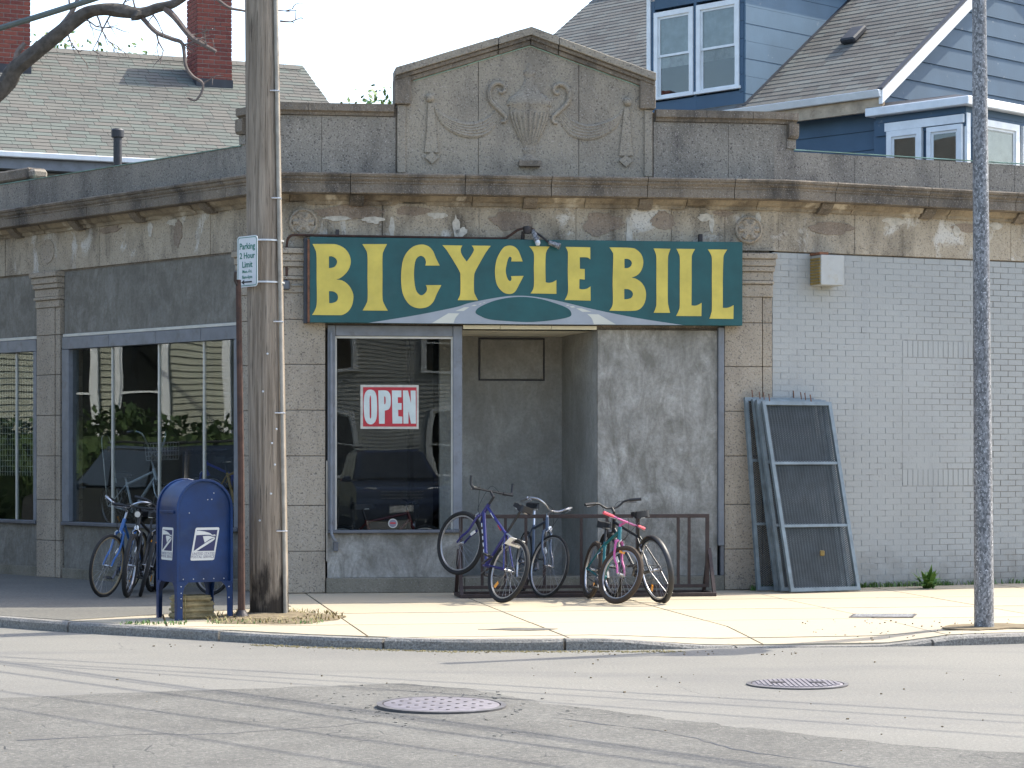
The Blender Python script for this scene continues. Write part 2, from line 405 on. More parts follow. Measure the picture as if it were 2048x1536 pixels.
MA['conduit'] = flat('grey_conduit', (.29, .262, .215), .6, .05, .25, 6, dirt=.4)
MA['mail'] = flat('postal_blue_paint', (.001, .021, .088), .42, 0, .35, 4, spec=.35, coat=.05, dirt=.35, dirtc=(.02, .045, .095))
MA['decal'] = flat('decal_white', (.56, .56, .52), .5, 0, .05, 6)
MA['decal_b'] = flat('decal_navy', (.014, .018, .075), .5, 0, .1, 6)
MA['decal_t'] = flat('decal_grey_text', (.17, .16, .20), .6, 0, .1, 6)
MA['psign'] = flat('parking_sign_white', (.55, .57, .57), .4, 0, .05, 5)
MA['pgreen'] = flat('parking_sign_green', (.015, .15, .105), .5, 0, .1, 5)
MA['black'] = flat('black_rubber', (.018, .018, .019), .75, 0, .3, 20)
MA['strap'] = flat('steel_strap', (.55, .56, .57), .4, .5, .1, 8)
MA['open_r'] = flat('open_sign_red', (.38, .016, .026), .5, 0, .2, 7)
MA['open_w'] = flat('open_sign_white', (.50, .55, .52), .5, 0, .08, 9)
MA['open_b'] = flat('open_sign_border', (.44, .42, .36), .6, 0, .2, 14)
MA['bark'] = flat('grey_bark', (.085, .074, .062), .95, 0, .4, 12, dirt=.6, dirtc=(.045, .04, .034), spec=.2)
MA['twig'] = flat('twig_bark', (.16, .13, .115), .95, 0, .3, 12, spec=.2)
MA['leaf'] = flat('spring_leaf', (.10, .17, .03), .6, 0, .4, 9)
MA['leaf_d'] = flat('hedge_leaf', (.05, .085, .02), .6, 0, .45, 6)
MA['weed'] = flat('weed_leaf', (.07, .15, .022), .5, 0, .4, 12)
MA['dry'] = flat('dry_grass', (.23, .19, .085), .9, 0, .4, 9)
MA['dirt'] = flat('dirt', (.17, .135, .085), .95, 0, .4, 12, dirt=.4, dirtc=(.08, .075, .035), spec=.2)
MA['grate'] = flat('blue_grey_grate_paint', (.155, .19, .205), .5, .2, .25, 7, dirt=.25)
MA['mesh'] = flat('dark_grate_mesh', (.05, .062, .068), .6, .2, .3, 7)
MA['bundle'] = flat('weathered_paper', (.27, .215, .115), .95, 0, .35, 14, dirt=.5, dirtc=(.13, .10, .06), spec=.2)
MA['cable'] = flat('cable_grey_green', (.095, .115, .105), .6, 0, .2, 6)
MA['ground'] = flat('far_ground', (.12, .125, .07), .95, 0, .3, .4, spec=.2)
MA['mustard'] = flat('mustard_grille', (.24, .165, .045), .7, 0, .3, 10, dirt=.5)
MA['boxwhite'] = flat('pale_box', (.36, .365, .345), .6, 0, .1, 5, dirt=.5, dirtc=(.30, .24, .10))
# ---- lettering and painted road on the shop sign (s, z in metres along the front)
LETTERS =[
 ('B',['0.343,3.801 0.533,3.803* 0.613,3.796* 0.692,3.757* 0.74,3.694* 0.76,3.615* 0.74,3.535* 0.696,3.475* 0.645,3.434* 0.601,3.418 0.677,3.403* 0.74,3.352* 0.78,3.28* 0.788,3.217* 0.772,3.137* 0.732,3.073* 0.677,3.037* 0.637,3.03 0.339,3.03 0.375,3.094* 0.391,3.174* 0.389,3.428* 0.387,3.682* 0.371,3.746*',
  '0.522,3.668 0.557,3.668* 0.597,3.645* 0.611,3.605* 0.589,3.561* 0.557,3.545* 0.522,3.541',
  '0.522,3.29 0.569,3.288* 0.609,3.263* 0.621,3.219* 0.605,3.183* 0.565,3.163* 0.525,3.16']),
 ('I',['0.884,3.806 1.155,3.809 1.119,3.738* 1.105,3.674* 1.105,3.443* 1.105,3.22* 1.127,3.148* 1.163,3.084 0.888,3.084 0.927,3.154* 0.943,3.218* 0.941,3.441* 0.941,3.681* 0.923,3.744*']),
 ('C',['1.572,3.58 1.731,3.581 1.692,3.657* 1.656,3.741* 1.604,3.792* 1.531,3.809* 1.443,3.786* 1.371,3.721* 1.327,3.629* 1.309,3.485* 1.315,3.325* 1.347,3.222* 1.403,3.15* 1.467,3.119* 1.531,3.113* 1.604,3.132* 1.66,3.184* 1.7,3.273* 1.75,3.368 1.58,3.366 1.592,3.328* 1.58,3.288* 1.531,3.254* 1.483,3.287* 1.459,3.359* 1.449,3.486* 1.459,3.606* 1.483,3.663* 1.527,3.685* 1.567,3.66* 1.58,3.616*']),
 ('Y',['1.76,3.804 1.98,3.803 1.961,3.757* 1.976,3.699* 2.028,3.627 2.08,3.7* 2.107,3.759* 2.083,3.804 2.293,3.804 2.243,3.735* 2.184,3.635* 2.122,3.519* 2.109,3.461* 2.108,3.311* 2.122,3.262* 2.153,3.206 1.928,3.204 1.953,3.26* 1.959,3.31* 1.959,3.459* 1.953,3.509* 1.909,3.591* 1.826,3.722* 1.797,3.763*']),
 ('C',['2.519,3.635 2.646,3.636 2.619,3.707* 2.594,3.76* 2.556,3.796* 2.502,3.809* 2.443,3.792* 2.393,3.729* 2.356,3.645* 2.339,3.529* 2.351,3.413* 2.385,3.339* 2.443,3.29* 2.506,3.278* 2.561,3.303* 2.607,3.382* 2.657,3.478 2.517,3.473 2.523,3.44* 2.506,3.419* 2.477,3.448* 2.458,3.53* 2.473,3.622* 2.489,3.672* 2.506,3.687* 2.523,3.672*']),
 ('L',['2.718,3.803 2.945,3.803 2.913,3.756* 2.901,3.701* 2.898,3.568* 2.901,3.41 2.938,3.404* 2.98,3.413* 3.02,3.435 3.02,3.284 2.733,3.286 2.762,3.334* 2.772,3.401* 2.77,3.567* 2.772,3.708* 2.754,3.758*']),
 ('E',['3.122,3.802 3.398,3.8 3.398,3.665 3.364,3.688* 3.28,3.689 3.282,3.562 3.336,3.56 3.336,3.444 3.277,3.449 3.275,3.343 3.309,3.335* 3.36,3.344* 3.4,3.369 3.402,3.212 3.113,3.217 3.14,3.271* 3.151,3.338* 3.147,3.521* 3.149,3.721* 3.142,3.762*']),
 ('B',['3.612,3.802 3.85,3.799* 3.92,3.777* 3.973,3.721* 3.992,3.635* 3.968,3.549* 3.92,3.496* 3.859,3.472 3.92,3.453* 3.981,3.406* 4.016,3.333* 4.021,3.256* 3.999,3.178* 3.946,3.121* 3.859,3.103* 3.612,3.103 3.64,3.149* 3.651,3.209* 3.648,3.442* 3.655,3.709* 3.644,3.752*',
  '3.78,3.676 3.815,3.678* 3.85,3.66* 3.863,3.63* 3.85,3.595* 3.819,3.577* 3.78,3.574',
  '3.778,3.344 3.824,3.342* 3.863,3.319* 3.876,3.285* 3.859,3.25* 3.824,3.235* 3.778,3.23']),
 ('I',['4.107,3.796 4.299,3.794 4.276,3.733* 4.269,3.673* 4.267,3.439* 4.267,3.223* 4.276,3.154* 4.293,3.085 4.109,3.085 4.132,3.144* 4.139,3.205* 4.138,3.438* 4.139,3.68* 4.131,3.74*']),
 ('L',['4.364,3.795 4.575,3.795 4.544,3.736* 4.536,3.676* 4.536,3.451* 4.534,3.169 4.58,3.167* 4.615,3.179* 4.649,3.199 4.646,3.051 4.361,3.051 4.39,3.112* 4.402,3.172* 4.402,3.449* 4.403,3.683* 4.39,3.743*']),
 ('L',['4.719,3.792 4.94,3.793 4.902,3.732* 4.894,3.662* 4.889,3.454* 4.889,3.146 4.933,3.145* 4.973,3.156* 5.011,3.176 5.009,3.023 4.737,3.024 4.756,3.08* 4.765,3.141* 4.765,3.453* 4.765,3.678* 4.752,3.739*']),
]
ROAD =[
 ('road',['0.953,2.95 1.461,3.035* 1.899,3.126* 2.064,3.177* 2.401,3.243* 2.633,3.26* 2.861,3.239* 3.072,3.2* 3.423,3.12* 3.921,3.025* 4.439,2.951 2.672,2.947']),
]
OVAL =[
 ('oval',['2.124,3.075* 2.168,3.13* 2.318,3.197* 2.485,3.236* 2.653,3.247* 2.821,3.231* 2.989,3.186* 3.14,3.129* 3.187,3.071* 3.157,3.029* 2.989,2.995* 2.737,2.972* 2.485,2.979* 2.276,2.998* 2.168,3.038*']),
]
DASH =[
 ('d',['1.647,2.953 1.826,3.061 1.947,3.06 1.905,3.012* 1.883,2.952']),
 ('d',['1.905,3.086 2.001,3.128 2.058,3.13 1.993,3.087']),
 ('d',['2.076,3.141 2.109,3.156 2.143,3.154 2.122,3.143']),
 ('d',['2.155,3.161 2.176,3.171 2.193,3.17 2.176,3.161']),
 ('d',['2.201,3.176 2.222,3.186 2.234,3.185 2.222,3.178']),
 ('d',['3.242,3.126 3.301,3.126 3.411,3.09 3.309,3.089']),
 ('d',['3.166,3.146 3.208,3.151 3.233,3.138 3.191,3.134']),
 ('d',['3.124,3.162 3.149,3.164 3.166,3.156 3.14,3.154']),
 ('d',['3.365,3.065 3.491,3.061 3.683,2.953 3.439,2.953 3.413,3.018*']),
]

# ------------------------------------------------------------------ ground, road, pavement
A = V((-2.53, 25.63, 0)); B = V((2.92, 26.35, 0))
FF = Fr(A, B - A); FL = Fr(A, (-.683, .731), (-.731, -.683)); FRt = Fr(B, (.913, .407))
LEN = (B - A).length
MB().add([(-300, -200, -.2), (300, -200, -.2), (300, 400, -.2), (-300, 400, -.2)], [(0, 1, 2, 3)]).build('ground', MA['ground'], kind='structure')
MB().add([(-60, -6, -.085), (60, -6, -.085), (60, 70, -.085), (-60, 70, -.085)], [(0, 1, 2, 3)]).build('road', MA['asphalt'], kind='structure')
ROADZ = -.085
KERB = [V(p) for p in ((-16.5, 33.9), (-9, 25.9), (-4.74, 21.76), (-3.12, 20.55), (-1.77, 19.64), (-.587, 19.16), (.68, 19.18), (1.85, 19.36), (3.1, 19.52), (4.3, 19.85), (7, 21.0), (14, 24.1))]
def ramp_drop(x, y):
    k = max(0, min(1, (x - .75) / .9)) * max(0, min(1, (3.75 - x) / .6))
    yk = 19.25 + .13 * (x - .7)
    return -.072 * k * max(0, min(1, (yk + 1.25 - y) / 1.25))
def kerb_offset(i, w):
    a = KERB[max(i - 1, 0)]; b = KERB[min(i + 1, len(KERB) - 1)]; t = (b - a).normalized(); return KERB[i] + V((-t.y, t.x)) * w
walk_o = thing('pavement', None, None, (0, 22, 0), kind='structure')
inner = [kerb_offset(i, .16) for i in range(len(KERB))]
bpts = [FRt.p(12, -.1, 0), FRt.p(0, -.1, 0), FF.p(0, -.1, 0), FL.p(14, -.1, 0)]
poly = [(p.x, p.y) for p in inner] + [(p.x, p.y) for p in bpts]
MB().prism([poly], lambda x, y: V((x, y, -.16)), lambda x, y: V((x, y, -.145))).build('bedding', MA['walk_base'], walk_o)
# slabs: a grid turned with the shop front, cut by the kerb line and the walls
def clip(poly, a, n):
    out = []
    for i in range(len(poly)):
        p, q = poly[i], poly[(i + 1) % len(poly)]; dp, dq = (p - a).dot(n), (q - a).dot(n)
        if dp >= 0: out.append(p)
        if (dp >= 0) != (dq >= 0): out.append(p + (q - p) * (dp / (dp - dq)))
    return out
planes = []
for i in range(len(inner) - 1):
    t = (inner[i + 1] - inner[i]).normalized(); planes.append((inner[i], V((-t.y, t.x))))
wallp = [(V(FF.O[:2]), V(FF.N[:2])), (V(FL.O[:2]), V(FL.N[:2])), (V(FRt.O[:2]), V(FRt.N[:2]))]
ax = V((.985, .17)); ay = V((-.17, .985)); o0 = V((-.35, 24.15)); PW, PH = 1.62, 1.52
tones = {}
for i in range(-9, 10):
    for j in range(-4, 8):
        jx = 0; gy = .018; g = .0095
        base = [o0 + ax * (i * PW + jx + a) + ay * (j * PH + b) for a, b in ((g, gy), (PW - g, gy), (PW - g, PH - gy), (g, PH - gy))]
        for a_, n_ in planes: base = clip(base, a_, n_) if base else base
        if len(base) < 3: continue
        c = sum(base, V((0, 0))) / len(base)
        # the pavement lies outside all three walls: drop what is wholly behind every wall
        if all((c - a_).dot(n_) < -.9 for a_, n_ in wallp): continue
        bm = bmesh.new(); f_ = bm.faces.new([bm.verts.new((p.x, p.y, 0)) for p in base])
        if f_.calc_area() < .02: bm.free(); continue
        for k in range(1, 6):
            for (pt, nn) in ((o0 + ax * (i * PW + PW * k / 6), ax), (o0 + ay * (j * PH + PH * k / 6), ay)):
                bmesh.ops.bisect_plane(bm, geom=bm.verts[:] + bm.edges[:] + bm.faces[:], plane_co=(pt.x, pt.y, 0), plane_no=(nn.x, nn.y, 0))
        ex = bmesh.ops.extrude_face_region(bm, geom=bm.faces[:])
        for v in bm.verts: v.co.z = -.15
        tl = random.uniform(-.004, .004)
        for v in ex['geom']:
            if isinstance(v, bmesh.types.BMVert): v.co.z = ramp_drop(v.co.x, v.co.y) + tl * .3
        bmesh.ops.recalc_face_normals(bm, faces=bm.faces)
        for v in bm.verts: v.co -= V((0, 22, 0))
        me = bpy.data.meshes.new('slab'); bm.to_mesh(me); bm.free(); me.materials.append(MA['walk'])
        at = me.attributes.new('tone', 'FLOAT', 'POINT'); at.data.foreach_set('value', [random.random()] * len(me.vertices))
        o = bpy.data.objects.new('slab', me); col.objects.link(o); o.parent = walk_o
# shadow over the side street's walk, painted as a dark overlay
def add_shadow_strip():
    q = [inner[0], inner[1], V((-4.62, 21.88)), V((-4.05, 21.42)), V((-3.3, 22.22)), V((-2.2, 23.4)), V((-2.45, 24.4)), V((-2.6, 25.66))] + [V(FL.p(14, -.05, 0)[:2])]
    MB().prism([[(p.x, p.y) for p in q]], lambda x, y: V((x, y, -.02)), lambda x, y: V((x, y, .006))).build('shadow_strip', MA['shadow_tone'], walk_o)
t = MT('shadow_toned_asphalt'); g_ = t.noise(30, 4, .8); c_ = t.mix(t.ramp(t.noise(1.0, 5), .35, .65), (.15, .142, .12), (.125, .119, .102)); c_ = t.mix(t.ramp(g_, .35, .5, .6, 0), c_, (.06, .058, .055)); c_ = t.mix(t.ramp(g_, .56, .68, 0, .5), c_, (.24, .225, .20))
MA['shadow_tone'] = t.out(c_, .92, bump=t.bump(g_, .4, .01), spec=.3)
add_shadow_strip()
# kerb stones
kerb_o = thing('kerb', None, None, (0, 20, -.13), kind='structure')
path = []
for i in range(len(KERB) - 1):
    n = max(2, int((KERB[i + 1] - KERB[i]).length / .22))
    a, b = KERB[i], KERB[i + 1]; p0 = KERB[i - 1] if i else a * 2 - b; p3 = KERB[i + 2] if i + 2 < len(KERB) else b * 2 - a
    for k in range(n):
        t = k / n; path.append(.5 * (2 * a + (b - p0) * t + (2 * p0 - 5 * a + 4 * b - p3) * t * t + (3 * a - p0 - 3 * b + p3) * t ** 3))
acc = 0; stones = [[]]; lens = [1.7, 1.6, 1.5, 1.3, 1.55, 1.45]
for i, p in enumerate(path):
    stones[-1].append(p)
    if i: acc += (p - path[i - 1]).length
    if acc > lens[len(stones) % 6]: acc = 0; stones.append([p])
for st in stones:
    if len(st) < 2: continue
    mb = MB(); rows = []
    dz = random.uniform(-.008, .006)
    for i, p in enumerate(st):
        a = st[max(i - 1, 0)]; b = st[min(i + 1, len(st) - 1)]; t = (b - a).normalized(); n = V((-t.y, t.x)); q = p.copy()
        if i == 0: q = q + t * .012
        if i == len(st) - 1: q = q - t * .012
        w = lambda s_: .012 * mnoise.noise(V((q.x * 3, q.y * 3, s_)))
        zt = ramp_drop(q.x + n.x * .1, q.y - .02) + dz; o_ = q + n * w(1)
        if zt < -.03: zt -= .004
        o2 = q + n * (.02 + w(2)); o3 = q + n * .152
        rows.append([V((o_.x, o_.y, -.19)), V((o_.x, o_.y, zt - .022 + w(5) * .6)), V((o2.x, o2.y, zt + w(3) * .35)), V((o3.x, o3.y, zt + w(4) * .3)), V((o3.x, o3.y, -.19))])
    k = 5; vs = [v for r in rows for v in r]; n = len(rows)
    fs = [(i * k + j, i * k + (j + 1) % k, (i + 1) * k + (j + 1) % k, (i + 1) * k + j) for i in range(n - 1) for j in range(k)] + [tuple(range(k)), tuple((n - 1) * k + j for j in range(k))[::-1]]
    mb.add(vs, fs).build('kerb_stone', MA['granite'], kerb_o)

# ------------------------------------------------------------------ the corner shop
shop = thing('corner_shop', 'single-storey corner shop of stained concrete with stepped parapet and urn pediment', 'building', A)
def mitre(d, Fa, Fb):
    # Fa, Fb outward normals at a corner
    n = (Fa + Fb); n.normalize(); return n * (d / n.dot(Fa))
def pt(u, d, z):
    if u < -1e-4: return FL.p(-u, d, z)
    if u <= 1e-4: return A + mitre(d, FL.N, FF.N) + V((0, 0, z))
    if u < LEN - 1e-4: return FF.p(u, d, z)
    if u <= LEN + 1e-4: return B + mitre(d, FF.N, FRt.N) + V((0, 0, z))
    return FRt.p(u - LEN, d, z)
def run(name, u0, u1, prof, mat, parent, step=.12, rough=0, seed=0, chip=0, **kw):
    n = max(1, int((u1 - u0) / step)); us = [u0 + (u1 - u0) * i / n for i in range(n + 1)]
    for c in (0, LEN):
        if u0 + .02 < c < u1 - .02: us = sorted([u for u in us if abs(u - c) > .05] + [c])
    k = len(prof); vs = []
    for u in us:
        for j, (d, z) in enumerate(prof):
            nz = mnoise.noise(V((u * 5, j * 1.7, seed))) + .5 * mnoise.noise(V((u * 15, j * 3.7, seed)))
            dd, zz = d, z
            if rough and d > .01: dd = d + rough * nz - (chip * max(0, mnoise.noise(V((u * 3, 9.1, seed + z * 2))) - .25)); zz = z + rough * .35 * mnoise.noise(V((u * 6, j, 4)))
            vs.append(pt(u, max(dd, 0), zz))
    m = len(us)
    fs = [(i * k + j, i * k + (j + 1) % k, (i + 1) * k + (j + 1) % k, (i + 1) * k + j) for i in range(m - 1) for j in range(k)] + [tuple(range(k)), tuple((m - 1) * k + j for j in range(k))[::-1]]
    mb = MB(); mb.add(vs, fs); return mb.build(name, mat, parent, smooth=False, **kw)
def cuts(lst): return list(zip(lst[:-1], lst[1:]))
G = .0025
# frieze
fz = MB().fbox(FF, .03, LEN - .03, -.3, -.01, 2.9, 4.3).build('front_wall', MA['corn'], shop)
for a, b in cuts([-9.6, -8.5, -7.4, -6.6, -5.68, -4.86, -4.51, -3.53, -2.407, -1.269, -.35, .52, 1.118, 2.183, 3.265, 4.342, 4.95, LEN + .066, LEN + 1.071, LEN + 2.17, LEN + 3.221, LEN + 4.3, LEN + 5.4, LEN + 6.5, LEN + 8]):
    zb = 3.78 if b < LEN else 3.80
    o = random.uniform(.012, .022)
    run('frieze_block', a + G, b - G, [(0, zb), (o, zb), (o, 4.27), (0, 4.27)], MA['beige'], shop, .15, .004, a)
MB().fbox(FL, .03, 9.6, -.28, -.004, 3.76, 4.3).build('side_wall', MA['corn'], shop)
MB().fbox(FRt, .03, 8, -.3, -.004, 3.79, 4.3).build('side_wall', MA['corn'], shop)
# spalled plaster and lime runs on the frieze
MA['spall'] = concrete('spalled_brown_render', (.29, .228, .17), (.23, .18, .135), (.09, .07, .055), .7, .6)
MA['lime'] = flat('lime_run', (.46, .425, .36), .95, 0, .25, 18, dirt=.6, dirtc=(.30, .255, .20), spec=.2)
def ragged(u, z, w, h, mat, name, d, seed, drip=0):
    out = []
    for i in range(26):
        a = 2 * math.pi * i / 26; k = 1 + .38 * mnoise.noise(V((math.cos(a) * 1.7, math.sin(a) * 1.7, seed))) + .22 * mnoise.noise(V((math.cos(a) * 5, math.sin(a) * 5, seed + 3)))
        zz = h * k * math.sin(a) * (1 + drip * (math.sin(a) < 0)); out.append((u + w * k * math.cos(a) * (1 - .45 * drip * (math.sin(a) < -.3)), max(3.80, min(4.255, z + zz))))
    MB().prism([out], lambda s, q: pt(s, .012, q), lambda s, q: pt(s, d, q)).build(name, mat, shop)
for i, (u, z, w, h, dr) in enumerate(((.80, 4.17, .40, .075, 0), (1.45, 4.19, .20, .05, 0), (2.55, 4.10, .26, .10, 0), (3.55, 4.08, .22, .12, 0), (4.25, 4.12, .14, .10, 0), (4.93, 4.21, .11, .04, 0), (-1.9, 4.06, .09, .13, .3), (-3.3, 4.2, .25, .04, 0), (LEN + .75, 4.08, .3, .07, 0), (LEN + 2.6, 4.16, .2, .05, 0))):
    ragged(u, z, w, h, MA['spall'], 'spalled_patch', .0245, i * 5.1, dr)
for i, (u, z, w, h) in enumerate(((.62, 4.10, .16, .022), (1.02, 4.09, .12, .03), (1.22, 4.02, .03, .12), (1.72, 4.15, .11, .03), (1.93, 4.02, .04, .12), (1.99, 3.97, .07, .04), (3.86, 4.00, .035, .15), (4.72, 4.17, .09, .035), (4.80, 4.11, .025, .08), (5.33, 4.16, .03, .07), (-2.45, 4.16, .06, .06), (-2.0, 4.2, .1, .03), (LEN + 1.6, 4.20, .16, .035), (LEN + 2.45, 4.12, .05, .05), (LEN + 3.0, 4.2, .1, .03))):
    ragged(u, z, w, h, MA['lime'], 'lime_run', .0262, 40 + i * 3.7, .5)
# eroded bed moulding and cornice
us = [-9.6, -7.9, -6.3, -4.7, -3.1, -1.5, .1, .9, 2.1, 3.35, 4.5, 5.3, LEN + 1.0, LEN + 2.3, LEN + 3.6, LEN + 5, LEN + 6.5, LEN + 8]
for i, (a, b) in enumerate(cuts(us)):
    run('bed_moulding', a + .004, b - .004, [(0, 4.25), (.045, 4.25), (.055, 4.285), (.10, 4.30), (.15, 4.355), (0, 4.355)], MA['erode'], shop, .035, .022, i * 3.3, .16)
us = [-9.6, -8, -6.5, -4.9, -3.4, -1.9, -.62, .75, 2.0, 2.95, 4.02, 5.0, LEN + .65, LEN + 1.9, LEN + 3.1, LEN + 4.5, LEN + 6, LEN + 8]
for i, (a, b) in enumerate(cuts(us)):
    run('cornice_block', a + .004, b - .004, [(0, 4.345), (.265, 4.345), (.28, 4.355), (.28, 4.452), (.29, 4.456), (.29, 4.474), (.305, 4.486), (.318, 4.502), (.318, 4.522), (.335, 4.527), (.345, 4.55), (.335, 4.565), (0, 4.60)], MA['corn'], shop, .05, .006, i * 7.7)
# bracket stubs left under the cornice
for u in (-5.3, -3.9, -2.6, -1.2, .83, 2.74, 4.03, LEN + .62, LEN + 2.0, LEN + 3.3):
    run('bracket_stub', u - .075, u + .075, [(0, 4.235), (.07, 4.235), (.15, 4.29), (.19, 4.34), (0, 4.34)], MA['corn'], shop, .04, .01, u)
run('parapet_core', -9.6, -.6, [(-.2, 4.4), (.03, 4.4), (.03, 4.92), (-.2, 4.92)], MA['corn'], shop, 1)
run('parapet_core', -.6, LEN + .22, [(-.2, 4.4), (.035, 4.4), (.035, 5.32), (-.2, 5.32)], MA['corn'], shop, 1)
run('parapet_core', LEN + .22, LEN + 8, [(-.2, 4.4), (.03, 4.4), (.03, 4.9), (-.2, 4.9)], MA['corn'], shop, 1)
# low parapet over the wings
for a, b in cuts([-9.6, -7.9, -6.2, -5.05, -3.3, -1.7, -.62]):
    run('parapet_block', a + G, b - G, [(0, 4.58), (.05, 4.58), (.05, 4.935), (-.22, 4.935), (-.22, 4.58)], MA['grey'], shop, .2, .003, a)
for a, b in cuts([LEN + .235, LEN + 1.05, LEN + 2.2, LEN + 3.25, LEN + 4.6, LEN + 6.2, LEN + 8]):
    run('parapet_block', a + G, b - G, [(0, 4.58), (.05, 4.58), (.05, 4.92), (-.22, 4.92), (-.22, 4.58)], MA['grey'], shop, .2, .003, a)
for a, b in ((-9.6, -5.0), (-4.98, -.64), (LEN + .25, LEN + 8)):
    run('metal_flashing', a, b, [(-.26, 4.94), (.062, 4.937), (.066, 4.945), (-.26, 4.955)], MA['copper'], shop, .12, .004, a)
# a dislodged coping stone lying on the left parapet
MB().fbox(FL, 5.05, 6.9, -.2, .08, 4.96, 5.10).build('coping_stone', MA['corn'], shop, bevel=.02)
MB().fbox(FL, 4.95, 5.35, -.16, .06, 4.96, 5.075).build('coping_stone', MA['ped'], shop, bevel=.03)
# high parapet at the middle
for a, b in cuts([-.62, .45, 1.26]):
    run('parapet_block', a + G, b - G, [(0, 4.58), (.055, 4.58), (.055, 5.215), (-.22, 5.215), (-.22, 4.58)], MA['grey'], shop, .2, .003, a)
for a, b in cuts([4.13, 4.98, LEN + .245]):
    run('parapet_block', a + G, b - G, [(0, 4.58), (.055, 4.58), (.055, 5.215), (-.22, 5.215), (-.22, 4.58)], MA['grey'], shop, .2, .003, a)
cop = [(-.24, 5.22), (.075, 5.22), (.085, 5.25), (.12, 5.265), (.12, 5.345), (-.24, 5.35)]
for a, b in cuts([-.65, .3, 1.24]): run('coping_stone', a + G, b - G, cop, MA['corn'], shop, .1, .006, a)
for a, b in cuts([4.15, 4.72, 5.25, LEN + .27]): run('coping_stone', a + G, b - G, cop, MA['corn'], shop, .1, .006, a)
for u0, u1 in ((LEN + .15, LEN + .275), (-.655, -.53)):
    run('coping_return', u0, u1, [(-.2, 5.06), (.10, 5.06), (.123, 5.09), (.123, 5.225), (-.2, 5.225)], MA['corn'], shop, .05, .003, u0)
    run('coping_return', u0 - .0, u1 - .01, [(-.2, 4.95), (.07, 4.95), (.07, 5.055), (-.2, 5.055)], MA['grey'], shop, .05, .003, u0)
# pediment: three face stones under a raking cornice
xl, xm, xr, zs, za = 1.25, 2.746, 4.14, 5.74, 6.22
zt = lambda s: zs + (za - zs) * ((s - xl) / (xm - xl) if s < xm else (xr - s) / (xr - xm))
for a, b in ((1.27, 2.17), (2.17, 3.29), (3.29, 4.12)):
    lo = [(a + G, 4.59), (b - G, 4.59), (b - G, zt(b) - .06)] + ([(xm, za - .06)] if a < xm < b else []) + [(a + G, zt(a) - .06)]
    MB().fprism(FF, [lo], -.2, .06).build('pediment_stone', MA['ped'], shop, bevel=.004)
def rake(a, b, t0, t1, d1, name, mat):
    ss = [a] + [a + (b - a) * i / 8 for i in range(1, 8)] + [b]
    top = [(s, zt(s) - t0 + .006 * mnoise.noise(V((s * 9, t0, 1)))) for s in ss]; bot = [(s, zt(s) - t1) for s in ss[::-1]]
    MB().fprism(FF, [top + bot], -.22, d1).build(name, mat, shop, bevel=.006)
for a, b in ((1.25, 2.38), (2.388, xm), (xm, 3.05), (3.058, 4.14)):
    rake(a, b, 0, .085, .17, 'raking_cornice', MA['ped']); rake(a + .002, b - .002, .087, .13, .135, 'raking_cornice', MA['corn']); rake(a + .003, b - .003, .132, .185, .10, 'raking_cornice', MA['corn'])
rake(1.45, xm, .187, .198, .066, 'copper_strip', MA['copper']); rake(xm, 3.98, .187, .198, .066, 'copper_strip', MA['copper'])
for s0, s1 in ((1.245, 1.42), (3.97, 4.145)):
    lft = s0 < 2
    MB().fprism(FF, [[(s0, 5.35), (s1, 5.35), (s1, zt(s1) - .13), (s0, zt(s0) - .088)]], -.21, .12).build('pediment_ear', MA['corn'], shop, bevel=.008)
    MB().fbox(FF, (s0 + .03) if lft else s0 + .055, (s1 - .055) if lft else s1 - .03, -.21, .085, 4.6, 5.347).build('pediment_ear', MA['ped'], shop, bevel=.006)
# urn in relief
urn = V(FF.p(2.735, .06, 0)); mU = M.Translation(urn) @ M(((FF.D.x, FF.N.x, 0, 0), (FF.D.y, FF.N.y, 0, 0), (0, 0, 1, 0), (0, 0, 0, 1)))
sq = lambda k: mU @ M.Diagonal((1, k, 1, 1))
prof = [(.0, 4.755), (.10, 4.755), (.105, 4.775), (.06, 4.80), (.052, 4.84), (.075, 4.865), (.078, 4.885), (.06, 4.90), (.075, 4.93), (.12, 5.02), (.165, 5.12), (.20, 5.22), (.22, 5.31), (.225, 5.355), (.25, 5.37), (.252, 5.40), (.235, 5.43), (.20, 5.465), (.145, 5.50), (.10, 5.55), (.072, 5.61), (.05, 5.66), (.045, 5.70), (.068, 5.715), (.068, 5.745), (.04, 5.76), (.036, 5.79), (.028, 5.82), (.0, 5.84)]
relief = MB().lathe(prof, 26, sq(.25), 0, math.pi).build('urn_relief', MA['ped'], shop, smooth=True)
mb = MB()
for k in range(-4, 5):
    a = math.pi / 2 + k * .3
    mb.tube([sq(.25) @ V((r * 1.01 * math.cos(a), r * 1.01 * math.sin(a), z)) for r, z in ((.07, 4.94), (.12, 5.03), (.165, 5.13), (.20, 5.23), (.216, 5.29))], [.006, .011, .015, .018, .014], 6)
mb.build('fluting', MA['ped'], relief, smooth=True)
MB().fbox(FF, 2.735 - .12, 2.735 + .12, .06, .13, 4.69, 4.756).build('plinth', MA['corn'], relief, bevel=.006)
zx = lambda x, y, sg: (2.735 + sg * (x - 1130) * .001865, 6.545 - .001844 * y)
